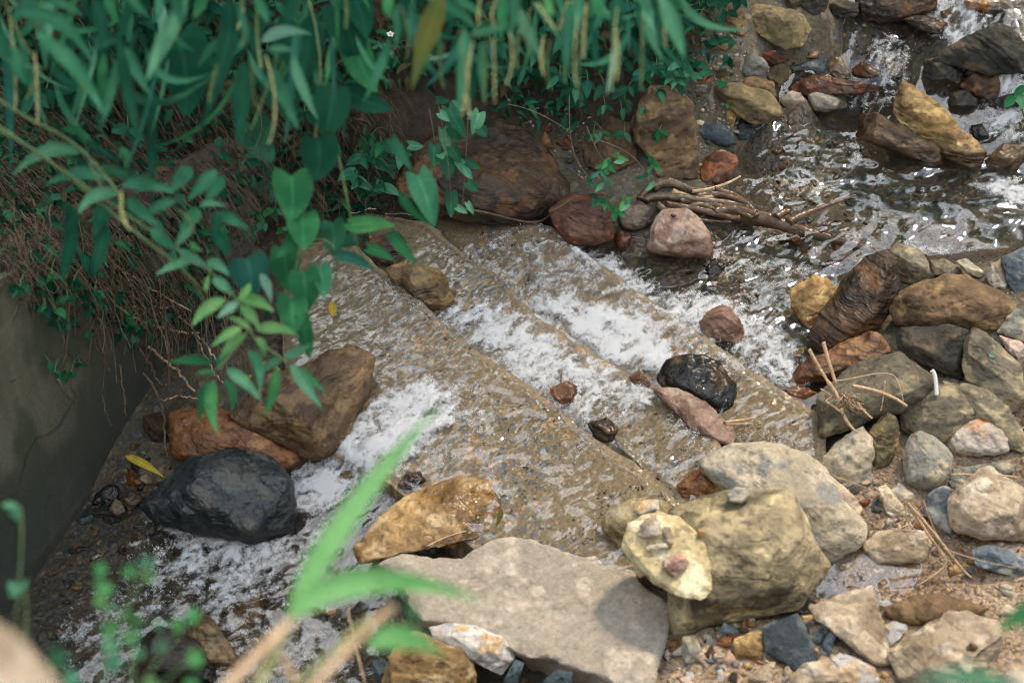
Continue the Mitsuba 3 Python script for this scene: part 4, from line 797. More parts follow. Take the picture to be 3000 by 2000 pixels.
def spike(plant, u0, v0, u1, v1, w, t):
    """a hanging seed spike: small scales round an axis"""
    n = 46; s = np.linspace(0, 1, n); bend = PR.normal(0, 7); pr_ = np.sin(np.pi * (.12 + .86 * s)) ** .5; pale = PR.uniform(0, 1) < .7
    A = spline([P3(u0, v0, t), P3(u0 * .4 + u1 * .6 + bend, v0 * .45 + v1 * .55, t), P3(u1, v1, t)], n)
    R = w / 2 * pxs(t); oc = trimesh.creation.icosphere(subdivisions=0); gm = 3.2 if PR.uniform() < .45 else 2.2; ms = [tube(A, R * .35, int(gm))]
    for i in range(n * 2):
        k = i // 2; an = i * 2.4; off = np.array([math.cos(an), math.sin(an), 0]) * R * .62
        ms.append((oc.vertices * R * pr_[k] * np.array([.5, .5, 1.0]) * PR.uniform(.4, 1.15) + A[k] + off * pr_[k] * PR.uniform(.7, 1.5), oc.faces, np.full((12, 2), gm)))
    V, F, U = join(ms); part(plant, 'seed_spike', (V, F), 'twig_wood', True, U)
def leaf_list(plant, reg, text, t, tvar=.08, shape='lance', **kw):
    for ln in text.strip().splitlines():
        q = ln.split(); P = pts(reg, ' '.join(q[:-2])); w = float(q[-2]) / (3 if reg != 'D' else 1); tt = t + PR.uniform(-tvar, tvar)
        b, m, tp = (P[0], None, P[1]) if len(P) == 2 else P
        add_leaf(plant, b, m, tp, w, q[-1], tt, tt + PR.uniform(-.08, .05), shape, **kw)

# tall lance leaved grass hanging in from the upper left
g1 = thing('reed_grass', 'blurred tall grass with broad lance leaves and seed spikes hanging in at the upper left', 'grass plant')
leaf_list(g1, 'TL', """80,90 400,150 650,450 115 teal
250,220 520,480 725,810 125 teal
1290,-20 1130,270 1010,560 135 mint
640,-30 700,170 690,345 95 deep
870,330 930,470 1060,690 95 teal
1570,0 1560,330 1370,930 150 deep
1530,270 1440,345 1360,470 75 teal
1680,430 1665,700 1640,1010 140 deep
1860,470 1950,650 2060,900 115 teal
1800,290 1950,215 2150,240 95 pale
820,280 890,650 970,1010 95 deep
720,370 715,600 780,775 80 green
820,285 700,300 600,370 60 teal
100,-40 330,-20 590,120 105 teal
300,-60 330,100 340,310 90 mint
740,-60 770,60 830,180 85 green
860,80 850,170 850,260 80 deep
1080,-80 1100,80 1040,160 70 teal
1400,-60 1380,40 1330,130 90 green
100,330 130,470 190,590 100 teal
600,960 680,1040 690,1100 60 deep
1850,340 1930,335 2020,350 55 mint
1750,-60 1800,60 1860,170 80 teal
2000,-60 2000,60 1960,180 110 deep
880,-80 950,40 1030,110 70 teal
180,-60 150,60 60,190 90 teal
-40,160 40,330 60,420 90 deep
430,900 530,900 600,1000 60 green
540,480 600,600 700,720 80 autumn
1170,-60 1230,60 1240,190 90 deep
1640,40 1690,200 1700,320 60 teal""", 2.85, .25)
leaf_list(g1, 'TL', """550,1055 320,1040 85,1210 105 mint
745,1240 530,1195 295,1285 100 teal
820,1335 650,1350 540,1480 95 mint
840,1290 1000,1260 1195,1325 90 teal
880,1370 970,1450 1130,1580 100 teal
1305,1145 1250,1230 1155,1340 115 teal
1495,1170 1390,1270 1290,1385 105 teal
1545,1220 1480,1300 1405,1425 95 teal
1225,1380 1080,1430 935,1530 75 teal
1375,1440 1310,1510 1240,1590 105 teal
1480,1465 1490,1530 1470,1640 80 deep
1510,1465 1600,1510 1720,1580 85 teal
1200,1330 1060,1290 900,1330 60 teal
1380,1420 1450,1400 1560,1420 50 mint
720,1170 800,1180 950,1260 90 teal
530,1440 500,1500 440,1640 130 deep
720,1430 690,1500 640,1640 130 deep
820,1020 880,1080 850,1160 60 green""", 3.0, .1)
leaf_list(g1, 'ML', """520,-40 470,180 420,390 110 deep
725,-40 690,150 650,330 115 deep
1040,0 1130,80 1230,170 95 teal
1330,-20 1260,60 1215,130 70 mint
1460,0 1530,110 1590,210 100 deep""", 3.0, .05)
for u0, v0, u1, v1 in ((20, 20, 35, 250), (80, 120, 86, 285), (25, 90, 42, 240), (640, 110, 575, 300), (610, 130, 617, 330), (560, 20, 545, 70), (580, 140, 590, 250), (205, 370, 240, 440), (280, 440, 300, 530), (410, 480, 440, 540), (92, 165, 60, 230), (555, -10, 560, 110), (500, 150, 480, 240), (95, -10, 88, 90)):
    spike(g1, u0, v0, u1, v1, PR.uniform(6.5, 9.5), 2.85 + PR.uniform(-.15, .15))
for P, w in ((((-20, 215, 2.9), (90, 285, 2.95), (175, 335, 3.0), (280, 455, 3.0)), 9), (((-20, 290, 2.9), (165, 410, 3.0), (300, 525, 3.05), (410, 610, 3.1), (470, 700, 3.2)), 9), (((10, -30, 2.8), (25, 40, 2.85), (95, 165, 2.9)), 8), (((595, -30, 2.8), (590, 60, 2.85), (600, 160, 2.85)), 10)):
    add_stem(g1, P, w, 2)
g2 = thing('reed_grass', 'blurred tall grass hanging along the top edge with many yellow green seed spikes and one orange leaf', 'grass plant')
leaf_list(g2, 'TC', """700,-40 590,250 485,620 165 autumn
850,190 840,450 800,800 105 teal
1215,40 1290,240 1400,430 85 mint
2200,-30 2290,190 2360,400 120 mint
2090,-40 2110,80 2170,250 75 mint
580,-20 780,60 930,210 95 teal
890,235 1030,205 1150,165 65 mint
1590,-40 1560,280 1540,600 85 teal
965,290 970,500 985,720 80 teal
1190,-60 1190,70 1170,250 90 teal
1120,-40 1110,120 1095,280 80 green
1310,10 1420,130 1530,320 50 mint
1640,-60 1640,60 1610,250 90 teal
1420,-60 1440,60 1480,90 80 bright
1760,-60 1760,30 1700,120 90 green
1900,-60 1900,120 1860,300 110 deep
900,400 900,600 880,790 70 deep
420,-60 430,100 430,240 70 deep
330,-60 330,60 360,130 90 green
1040,290 1090,350 1140,430 50 deep
2240,-60 2300,20 2360,60 90 green
780,-60 850,20 1000,120 70 teal
500,-40 480,160 460,330 70 deep
1700,40 1740,300 1760,500 50 deep
2000,-60 2060,-10 2130,130 70 teal""", 2.75, .2)
for x, top, x1, bot in ((410, 40, 445, 415), (705, 300, 710, 615), (850, 560, 830, 800), (905, 300, 890, 800), (1045, 260, 1057, 710), (990, 280, 988, 715), (1160, 220, 1135, 585), (1230, 200, 1210, 480), (1300, 60, 1310, 385), (1390, 260, 1395, 525), (1440, 280, 1440, 615), (1540, 0, 1545, 585), (1630, 120, 1620, 600), (1660, 300, 1652, 700), (1900, 60, 1860, 635), (1890, 200, 1893, 560), (2080, 120, 2062, 630), (2235, 150, 2243, 335), (1690, 30, 1670, 400), (1080, -20, 1070, 200), (960, -20, 950, 180), (1350, 20, 1480, 200), (820, 200, 860, 660), (2100, 100, 2095, 300), (30, -20, 30, 200), (1560, 10, 1500, 220)):
    a, b = pts('TC', f'{x},{top} {x1},{bot}'); spike(g2, *a, *b, PR.uniform(6, 9.5), 2.75 + PR.uniform(-.2, .2))
for x, x2 in ((600, 700), (1160, 1210), (1650, 1580), (2150, 2200)):
    a, b = pts('TC', f'{x},-120 {x2},40'); add_stem(g2, ((*a, 2.7), ((a[0] + b[0]) / 2, (a[1] + b[1]) / 2, 2.75), (*b, 2.75)), 9, 2)

for gk, u0, u1, n, tt in ((g1, -40, 820, 44, 3.1), (g2, 760, 1560, 34, 2.95)):   # more of the same leaves, hanging behind the ones in front
    for i in range(n):
        u = PR.uniform(u0, u1); v = PR.uniform(-90, 90 if gk == g2 else 200); L = PR.uniform(90, 230 if gk == g2 else 300); a = PR.normal(.15, .6)
        if gk == g2 and v + L > 250: L = max(60, 250 - v)
        add_leaf(gk, (u, v), (u + math.sin(a) * L * .35, v + L * .45), (u + math.sin(a) * L, v + math.cos(a) * L), PR.uniform(11, 30), str(PR.choice(['deep', 'teal', 'teal', 'green', 'mint', 'blue', 'pale', 'bright', 'autumn'], p=[.2, .2, .2, .1, .14, .06, .04, .04, .02])), tt + PR.uniform(-.15, .45), None, 'lance', PR.uniform(-.9, .9))
# heart leaved vine hanging in front
vn = thing('heart_leaved_vine', 'dark green vine with large heart shaped leaves hanging over the left end of the spillway', 'vine')
leaf_list(vn, 'TL', """2010,1215 2015,1370 2000,1540 285 green
2190,960 2200,1100 2165,1250 270 deep
2290,640 2270,800 2230,960 260 deep
1230,270 1280,530 1270,810 380 deep
2060,170 2080,380 2090,580 330 deep""", 3.25, .1, 'heart', roll=.1)
leaf_list(vn, 'TC', """80,290 150,480 250,640 220 green
50,640 200,710 365,755 170 deep
-10,60 60,250 110,440 300 deep
40,-60 130,80 170,270 230 deep
530,1215 590,1380 640,1570 190 teal
350,970 410,1060 490,1180 80 teal
90,1545 230,1535 370,1560 100 bright
430,1360 480,1440 620,1560 70 green""", 3.3, .08, 'heart', roll=.1)
leaf_list(vn, 'ML', """2085,-80 2090,40 2095,160 230 green
2290,-30 2300,80 2300,200 180 teal
1960,160 1970,300 1995,440 210 green
2090,310 2105,440 2115,580 225 green
2205,270 2225,370 2235,490 150 teal
2010,490 2015,610 2020,745 215 green
1700,215 1725,330 1745,470 290 blue
2080,630 2110,760 2135,910 120 green
2060,-10 2010,100 1900,200 120 green""", 3.3, .06, 'heart', roll=.1)
leaf_list(vn, 'MC', """350,50 430,150 525,255 90 green
190,140 270,170 365,225 85 green
110,60 60,90 -10,140 95 blue
-20,190 100,220 230,300 85 blue
60,-30 150,-10 330,-20 110 bright""", 3.35, .06, 'heart', roll=.1)
add_stem(vn, ((700, -30, 3.3), (735, 230, 3.3), (705, 420, 3.3), (690, 560, 3.32), (668, 700, 3.34), (705, 800, 3.36)), 7, 2)
add_stem(vn, ((735, 230, 3.3), (790, 420, 3.3), (815, 545, 3.35), (860, 615, 3.4)), 6, 2)
add_stem(vn, ((690, 560, 3.32), (760, 560, 3.32), (770, 640, 3.35)), 5, 2)

# the willow leaved sprig in front of the wall
sg = thing('willow_leaved_sprig', 'light green sprig with whorls of narrow willow like leaves before the concrete wall', 'plant')
leaf_list(sg, 'ML', """1320,225 1210,255 1070,325 75 mint
1230,150 1330,210 1440,280 80 mint
1440,330 1420,400 1420,440 40 lime
1320,90 1340,130 1400,160 50 bright
1555,495 1420,560 1325,680 95 lime
1640,510 1570,560 1495,625 70 pale
1650,490 1770,510 1890,580 95 lime
1655,540 1730,600 1790,700 80 lime
1470,340 1540,400 1625,480 80 mint
1420,240 1500,260 1580,330 90 mint
1665,690 1560,740 1450,825 75 lime
1695,735 1600,800 1505,920 90 lime
1765,700 1900,690 2050,735 85 lime
1765,760 1810,810 1820,895 60 lime
1465,930 1320,905 1160,930 75 green
1480,1005 1420,990 1345,1010 40 bright
1445,1050 1400,1180 1370,1335 85 green
1480,1050 1450,1220 1505,1430 95 bright
1560,970 1680,1060 1805,1195 90 mint
1545,1050 1600,1130 1595,1265 70 green
1720,850 1780,950 1790,1140 85 teal
1950,900 1870,930 1800,1010 70 mint
1955,885 2050,850 2150,795 75 mint
2000,940 2100,1070 2225,1255 95 mint
2055,960 2150,1050 2255,1145 55 green
1905,960 1880,1130 1815,1305 85 bright
1500,960 1530,900 1620,850 70 teal
1640,500 1700,430 1720,380 60 lime
1790,320 1840,400 1870,520 70 pale
1720,700 1650,640 1560,620 50 lime""", 3.1, .06, 'lance')
N = pts('ML', '1230,150 1450,300 1640,510 1720,700 1800,800 1980,930')
add_stem(sg, [(-60, 250, 2.9), (200, 430, 3.0)] + [(*q, 3.12) for q in N], 7, 2)
a = pts('ML', '1500,980 1620,830 1720,700'); add_stem(sg, [(*q, 3.12) for q in a], 6, 2)

# plants rooted on the bank: leaves stand a little in front of the ground behind them
def bt(u, v, lo, hi): return fdist(hit(u, v)) - PR.uniform(lo, hi)
vc = thing('purple_stemmed_vine', 'vine with dark stems and ribbed pointed heart leaves in front of the huge brown boulder', 'vine')
for ln in """660,690 750,695 60
770,720 860,760 65
740,750 860,960 105
760,860 810,990 95
680,780 745,840 60
950,780 900,930 100
960,890 1000,945 85
470,1000 570,1010 70
640,1005 635,1160 95
700,900 735,1080 85
760,1015 825,1130 85
735,1080 740,1250 115
810,1120 905,1245 75
865,1110 960,1165 70
755,1330 755,1500 95
870,1260 940,1320 75
870,1400 910,1480 45
800,1430 870,1470 50
690,1060 700,1100 80
875,800 925,790 60""".splitlines():
    q = ln.split(); a, b = pts('TC', ' '.join(q[:2])); t_ = bt(*a, .12, .22) if 0 else 4.55 + PR.uniform(-.06, .06)
    add_leaf(vc, a, None, b, float(q[2]) / 3, 'shrub' if PR.uniform() < .6 else 'mint', t_, t_ - .02, 'heart', cup=.3)
for P in (((1003, 225, 4.6), (1018, 300, 4.55), (1030, 390, 4.55), (1040, 500, 4.6)), ((1075, 270, 4.6), (1070, 360, 4.58), (1062, 470, 4.6)), ((985, 250, 4.6), (1000, 340, 4.6), (1002, 420, 4.6))):
    add_stem(vc, P, 3, 4)
def bush(label, name, cat, poly, nodes, per, size, pals, lo, hi, shape='oval', asp=.42, droop=.9, foot=None, group=None, rows=7):
    k = thing(name, label, cat, group); pg = Polygon(pts('D', poly)); b = pg.bounds; n = 0
    while n < nodes:
        u, v = PR.uniform(b[0], b[2]), PR.uniform(b[1], b[3])
        if not pg.contains(Point(u, v)): continue
        n += 1; t = bt(u, v, lo, hi); sc = 4.9 / t
        for j in range(per):
            an = PR.uniform(0, 2 * np.pi); L = size * sc * PR.uniform(.65, 1.2)
            du, dv = math.cos(an) * L * .8, math.sin(an) * L * .45 + L * droop * .5
            add_leaf(k, (u, v), (u + du * .5, v + dv * .35), (u + du, v + dv), L * asp, pals[PR.integers(len(pals))], t, t - PR.uniform(-.05, .05), shape, roll=PR.uniform(-.7, .7), cup=.3, rows=rows)
        h = hit(u, v + 6); q = P3(u, v, t); end = h + np.array([PR.normal(0, .05), .08, -.03])
        V, F, U = tube(spline([q, (q + end) / 2 + [0, 0, .05], end], 8), .0022, 2, 5); part(k, 'stem', (V, F), 'twig_wood', True, U)
    return k
bush('wide shrub with ribbed oval leaves spilling down the bank at the top centre', 'oval_leaved_shrub', 'shrub', '1110,40 1300,20 1480,0 1575,20 1590,150 1560,190 1450,225 1330,215 1200,200 1130,150', 48, 5, 52, ['shrub', 'shrub', 'teal', 'deep', 'blue'], .12, .45)
bush('leafy tips of the shrub reaching over the tall brown boulder', 'shrub', 'shrub', '1490,120 1590,130 1600,185 1560,230 1480,200', 12, 5, 46, ['mint', 'shrub', 'teal'], .2, .35)
k = bush('small leaved vine trailing down between the tall brown boulder and the wet reddish block', 'trailing_vine', 'vine', '1330,260 1450,215 1500,240 1520,300 1440,330 1345,330', 9, 3, 36, ['shrub', 'green', 'mint'], .15, .3)
for ln in """1850,1090 1,bright
1830,1130 4,green
1780,1180 3,mint
1960,1110 2,mint
2110,1080 3,green
2150,1130 2,green
2080,1220 2,shrub
2160,1250 2,mint
1810,1260 3,mint
1700,1250 2,shrub
1740,1360 3,shrub
1830,1370 3,green
1880,1440 4,green
1950,1370 3,bright
1990,1400 2,mint
1900,1080 4,bright""".splitlines():
    a, b = ln.split(); (u, v), = pts('TC', a); n, pal = b.split(',')
    for j in range(int(n)):
        an = PR.uniform(0, 6.28); L = PR.uniform(20, 32)
        add_leaf(k, (u, v), None, (u + math.cos(an) * L, v + math.sin(an) * L * .7 + 9), L * .45, pal, 4.62, 4.6, 'oval', roll=PR.uniform(-.5, .5))
for s in ('1570,650 1580,950 1650,1150 1800,1330 1900,1480', '1690,870 1760,1030 1830,1130', '1740,960 1980,1060 2090,1180 2160,1290', '1150,720 1350,780 1560,900'):
    add_stem(k, [(*q, 4.66) for q in pts('TC', s)], 1.8, 0)
bush('low herb with pointed leaves on the bank left of the huge brown boulder', 'leafy_herb', 'herb', '770,285 850,300 915,330 930,345 900,430 840,465 780,450 740,360', 20, 4, 46, ['mint', 'shrub', 'green', 'teal'], .1, .3, 'heart', .62)
bush('pale green round leaved herb below a white flower at the top', 'leafy_herb', 'herb', '860,105 905,110 900,150 850,160', 7, 4, 22, ['mint', 'pale'], .1, .2, 'oval', .6)
bush('small herb on the soil behind the willow leaved sprig', 'leafy_herb', 'herb', '560,470 640,480 700,520 640,560 560,530', 9, 4, 34, ['green', 'mint', 'bright'], .05, .2, 'oval', .5)
bush('creeping small leaved plant hanging over the top of the wall', 'creeping_plant', 'plant', '20,610 110,590 330,720 300,790 180,770 60,700', 26, 4, 26, ['deep', 'teal', 'green', 'yellow'][:3], .1, .3, 'oval', .6)
bush('sparse seedlings hanging lower on the wall face', 'creeping_plant', 'plant', '100,830 190,830 200,860 110,860', 6, 3, 24, ['teal', 'green'], .05, .15, 'oval', .6)
bush('dark leafy undergrowth plant in the upper left corner', 'undergrowth_plant', 'plant', '0,0 330,0 420,160 300,300 120,250 0,200', 30, 5, 60, ['deep', 'shrub', 'deep'], .1, .5, 'oval', .45)
bush('dark leafy undergrowth behind the heart leaved vine', 'undergrowth_plant', 'plant', '420,0 860,0 880,120 760,260 560,260 440,180', 40, 5, 56, ['deep', 'shrub', 'teal', 'deep'], .1, .5, 'oval', .42)
bush('dark leaves on the bank at the top right of the shrub', 'undergrowth_plant', 'plant', '1590,-20 1700,-20 1720,20 1640,40 1600,60', 10, 4, 36, ['shrub', 'deep'], .1, .3, 'oval', .5)
w_ = thing('right_edge_seedling', 'small green seedling at the right edge beside the right channel', 'plant')
leaf_list(w_, 'TR', """2290,665 2330,620 2400,590 60 green
2290,670 2250,700 2215,745 70 green
2295,670 2330,700 2330,755 75 mint""", 5.3, .03, 'oval')
add_stem(w_, ((2330, 222, 5.3), (2350, 260, 5.4), (2360, 330, 5.6)), 4, 2)
# ferns
def fern(label, s, w, pal):
    k = thing('fern', label, 'fern'); Pp = pts('D', s); t = min(fdist(hit(*Pp[0])), fdist(hit(*Pp[-1]))) - .12
    ax_ = spline([P3(*q, t) for q in Pp], 26); V, F, U = tube(ax_, .0016, 2, 5); part(k, 'stem', (V, F), 'twig_wood', True, U)
    tg = np.gradient(ax_, axis=0); tg /= np.linalg.norm(tg, axis=1, keepdims=True)
    for i in range(2, 26):
        sd = np.cross(tg[i], CAM - ax_[i]); sd /= np.linalg.norm(sd); L = w * pxs(t) * math.sin(np.pi * (1 - i / 27) ** .7) ** .7
        for sg_ in (-1, 1):
            T_ = ax_[i] + sd * sg_ * L + tg[i] * L * .45 + np.array([0, 0, -.1 * L]); V, F, U = leaf_mesh(ax_[i], (ax_[i] + T_) / 2 + [0, 0, .06 * L], T_, L * .13, pal, 'lance', 0, .2, 5)
            part(k, 'leaflet', (V, F), 'leaf_green', True, U)
fern('fern frond drooping right above the dry canes', '530,345 580,385 640,440', 42, 'teal')
fern('fern frond pointing down to the right behind the heart leaves', '690,180 720,200 760,215', 30, 'mint')
fern('upright fern frond at the top behind the dark vine leaves', '660,0 672,40 690,70', 36, 'mint')
fern('fern frond lying on the soil left of the leafy herb', '545,270 580,320 600,370', 40, 'teal')
fern('fern frond with its tip by the dry cane', '590,240 600,300 570,360', 40, 'shrub')
# dry canes, roots and hanging twigs over the wall
dc = thing('dry_cane_tangle', 'tangle of dry tan canes and dark roots hanging over the concrete wall', 'roots')
for s, w, m in (('690,180 900,330 1310,580', 12, 1), ('1010,660 1180,700 1360,740', 22, 1), ('1360,740 1440,840 1500,940', 16, 1), ('1020,820 1180,950 1345,1125', 24, 1), ('640,330 720,400 800,460', 26, 1), ('1060,540 1200,600 1370,730', 14, 1), ('980,1000 1100,1180 1130,1350 1160,1580', 24, 0), ('880,50 940,180 940,240 870,270', 12, 1), ('900,390 930,560 920,600', 14, 1), ('520,30 700,180 920,460', 14, 1),
                ('700,170 860,330 1000,560', 14, 1), ('1070,600 1130,570 1190,500', 14, 1), ('1130,1190 1240,1160 1360,1185', 12, 1), ('1400,1180 1500,1260 1610,1370', 16, 1), ('560,180 640,330 760,440', 12, 1), ('860,590 960,640 1010,660', 16, 1), ('960,830 1060,1000 1110,1095', 26, 0), ('820,950 850,1150 865,1300', 18, 0), ('1280,770 1320,920 1345,1100', 14, 4), ('1230,1050 1280,1200 1420,1300 1430,1480', 12, 4), ('600,760 700,860 720,960', 14, 4),
                ('1220,520 1280,560 1330,590', 24, 4), ('1360,760 1450,950 1540,1080', 12, 1), ('700,680 800,710 930,750', 14, 0), ('1180,1440 1270,1410 1370,1390', 12, 0), ('940,680 950,760 940,800', 30, 0), ('700,1160 740,1300 770,1370', 8, 0), ('390,980 430,1100 520,1210', 22, 0), ('80,1060 180,980 260,900', 10, 4)):
    P = pts('ML', s); t = min(fdist(hit(*q)) for q in P) - .06
    add_stem(dc, [(*q, max(min(fdist(hit(*q)) - .1, t + .35), t)) for q in P], w / 3, m, 'cane', jit=.008)
for i in range(140):
    u = PR.uniform(20, 560); v = 545 + u * .34 + PR.normal(0, 55); L = PR.uniform(60, 210) * (1 if u > 150 else .6); t = min(fdist(hit(u, v)), fdist(hit(u + 10, v + L))) - PR.uniform(.03, .2)
    du = PR.normal(18, 30)
    add_stem(dc, ((u - du * .6, v - 30, t + .05), (u, v, t), (u + du * .5, v + L * .5, t), (u + du * .7 + PR.normal(0, 14), v + L, t)), PR.uniform(1.6, 4.2), int(PR.choice([4, 0, 4, 4, 4, 4, 0])), 'root', 12, .01)
# dry grass and dead leaves over the bank: nobody could count them
ms, ml = [], []
for i in range(4800):
    u, v = PR.uniform(-40, 900), PR.uniform(-20, 720)
    if v > 640 + u * .3 or (u > 560 and v > 480) or (v < 200 and PR.uniform() < .6): continue
    if i % 3 == 0 or not ms: u3, v3, t3 = u, v, fdist(hit(u, v)) - .01
    p = P3(u3 + PR.normal(0, 12), v3 + PR.normal(0, 10), t3 - PR.uniform(0, .12))
    an = PR.normal(.5, .8); L = PR.uniform(.04, .17); d = np.array([math.cos(an) * .8, -.45, -math.sin(an) * .8]) * L
    A = p + [0, -.05, PR.uniform(0, .1)]; V, F, U = tube(spline([A, A + d * .5 + [0, 0, .03 * L * 10], A + d], 5), PR.uniform(.0008, .0019), int(PR.choice([0, 4, 4, 4, 4, 4, 4])), 3); ms.append((V, F, U))
V, F, U = join(ms); put('dry_grass', (V, F), 'twig_wood', True, U); tag('dry_grass', 'matted dry grass and rootlets over the shaded bank', 'dry grass', kind='stuff')
for i in range(9500):
    u, v = PR.uniform(-40, 1640), PR.uniform(-40, 760)
    if v > 620 + u * .3 or (u > 860 and v > 180 and not (1150 < u < 1330 and v < 280)) or (u > 560 and v > 470): continue
    if i % 2 == 0 or not ml: hp = hit(u, v)
    p = hp + PR.normal(0, .05, 3) + [0, -.06, .05]; L = PR.uniform(.025, .085); d = np.array([PR.normal(0, .7), -.4 + PR.normal(0, .3), PR.normal(-.3, .5)]); d /= np.linalg.norm(d)
    V, F, U = leaf_mesh(p, p + d * L * .5 + [0, 0, .01], p + d * L, L * PR.uniform(.12, .28), str(PR.choice(['deep', 'deep', 'shrub', 'teal', 'dead', 'green'])), 'oval', PR.uniform(-1, 1), .2, 4); ml.append((V, F, U))
V, F, U = join(ml); put('ground_cover', (V, F), 'leaf_green', True, U); tag('ground_cover', 'small leaves of low ground cover on the dark bank', 'ground cover', kind='stuff')
# white flower
fw_ = thing('white_flower', 'small white flower with a yellow centre near the top edge', 'flower'); fc = P3(897, 79, fdist(hit(897, 79)) - .3)
for i in range(5):
    an = i * 1.256 + .3; d = RT * math.cos(an) + UP * math.sin(an) * .7 - FW * .2; V, F, U = leaf_mesh(fc + d * .003, fc + d * .009 - FW * .002, fc + d * .017, .0055, 'pale', 'oval', 0, .2, 6); part(fw_, 'petal', (V, F), 'petal_white', True)
m = trimesh.creation.icosphere(2, .005); m.apply_translation(fc - FW * .004); part(fw_, 'centre', (m.vertices, m.faces), 'petal_yellow', True)
q = hit(897, 110); V, F, U = tube(spline([fc, (fc + q) / 2 + [.02, 0, .02], q], 8), .0013, 2, 5); part(fw_, 'stem', (V, F), 'twig_wood', True, U)

# blurred plants close to the viewer
rd = thing('foreground_reed', 'large out of focus reed with broad pale green leaves at the bottom centre', 'reed')
add_leaf(rd, (662, 1432), (800, 1185), (1015, 925), 66, 'reed', 1.55, 1.7, 'lance', .15, cup=.3, rows=14)
add_leaf(rd, (668, 1422), (850, 1335), (1115, 1380), 70, 'reed', 1.55, 1.62, 'lance', .2, cup=.35, rows=14)
add_leaf(rd, (845, 1488), (925, 1462), (1022, 1508), 60, 'reed', 1.55, 1.6, 'lance', .1)
add_leaf(rd, (930, 1380), (950, 1400), (960, 1440), 30, 'green', 1.35)
for P, w, m in ((((500, 1600, 1.5), (590, 1505, 1.52), (668, 1425, 1.55)), 34, 1), (((560, 1640, 1.5), (620, 1520, 1.54), (672, 1430, 1.57)), 22, 3), (((700, 1600, 1.55), (810, 1480, 1.57), (905, 1390, 1.6)), 25, 1), (((660, 1600, 1.6), (760, 1500, 1.6), (850, 1420, 1.62)), 20, 3), (((640, 1500, 1.6), (670, 1550, 1.6), (700, 1620, 1.6)), 20, 1)):
    add_stem(rd, P, w, m)
hb = thing('foreground_herb', 'small round leaved herb out of focus at the lower left', 'herb')
for u, v, s in ((690, 790, 95), (725, 920, 100), (690, 1010, 70), (760, 1045, 55), (890, 800, 95), (1015, 740, 95), (1030, 835, 75), (870, 1090, 70), (1225, 1165, 95), (1330, 1110, 105), (755, 1200, 105), (900, 1250, 115), (760, 1310, 100), (960, 1365, 70), (1100, 1315, 75), (780, 1430, 120), (1340, 1400, 115), (500, 1530, 110), (1050, 1570, 90), (1320, 1570, 90), (950, 1140, 60), (1090, 1165, 60), (680, 890, 70)):
    (a,) = pts('BL', f'{u},{v}'); an = PR.uniform(0, 6.28); L = s / 3 * 1.15
    add_leaf(hb, a - np.array([math.cos(an), math.sin(an)]) * L / 2, None, a + np.array([math.cos(an), math.sin(an)]) * L / 2, L * .85, str(PR.choice(['lime', 'bright', 'bright', 'mint'])), 1.75 + PR.uniform(-.1, .1), None, 'oval')
for s in ('700,1700 720,1300 700,830', '900,1700 900,1250 760,1060', '720,1300 900,1000 1015,740', '900,1700 1100,1400 1330,1110', '1000,1700 1200,1500 1340,1400'):
    add_stem(hb, [(*q, 1.8) for q in pts('BL', s)], 6, 2)
for lab, (u, v), pal, t in (('blurred sprout before the wall at the left edge', (120, 350), 'mint', 2.3), ('blurred sprout lower on the left edge of the wall', (150, 925), 'mint', 2.2), ('dull blurred plant in the lower left corner beside the white boulder', (380, 1420), 'teal', 1.5)):
    k = thing('sprout', lab, 'plant'); (a,) = pts('BL', f'{u},{v}')
    for j in range(5):
        an = PR.uniform(0, 6.28); L = PR.uniform(24, 38); add_leaf(k, a, None, a + np.array([math.cos(an), math.sin(an)]) * L, L * .5, pal, t, None, 'oval')
    add_stem(k, ((*a, t), (a[0] + 10, a[1] + 80, t), (a[0] - 10, a[1] + 320, t)), 5, 2)
k = thing('edge_leaf_plant', 'deep green leaf reaching in at the right edge near the bottom', 'plant')
add_leaf(k, (2420, 1395), (2370, 1400), (2285, 1452), 62, 'bright', 1.7, 1.75, 'lance'); add_stem(k, ((2420, 1395, 1.7), (2470, 1500, 1.65), (2480, 1700, 1.6)), 8, 2)
k = thing('edge_leaf_plant', 'pale green blurred leaf along the bottom edge at the right', 'plant')
add_leaf(k, (2330, 1590), (2220, 1552), (2090, 1580), 40, 'mint', 1.2, 1.25, 'lance'); add_stem(k, ((2330, 1590, 1.2), (2380, 1640, 1.2), (2400, 1750, 1.2)), 8, 2)
# ------------------------------------------------------------------ driftwood, straw, a pipe, fallen leaves
def ft(u, v, lift=.0):     # forward distance of what stands nearest at a picture point: a stone, the ground or the water
    h = ray_hulls(u, v, list(HULLS)); g = fdist(hit(u, v, 0, True)); return (min(g, fdist(h)) if h is not None else g) - lift
def log_part(k, reg, s, w, w2, mat='wet_wood', m=4, name='limb', lift=.02, n=26, t=None, noisy=.25):
    P = pts(reg, s); Q = spline([P3(*q, ft(*q) - lift if t is None else t) for q in P], n); tt = np.array([fdist(q) for q in Q])
    V, F, U = tube(Q, np.linspace(w, w2, n) / 2 / (3 if reg != 'D' else 1) * pxs(tt), m, 10)
    c = np.repeat(Q, 10, 0); V = c + (V - c) * (1 + noisy * 2 * (meshkit.fbm(V * 22, 3, 6)[:, None] - .5) + noisy * (meshkit.noise(np.c_[np.tile(np.arange(10) * 1.7, n), np.repeat(np.arange(n) * .13, 10), np.zeros(10 * n)])[:, None] - .5))
    return part(k, name, (V, F), mat, True, U)
dw = thing('driftwood', 'heap of grey and brown driftwood roots at the left shore of the pool', 'driftwood')
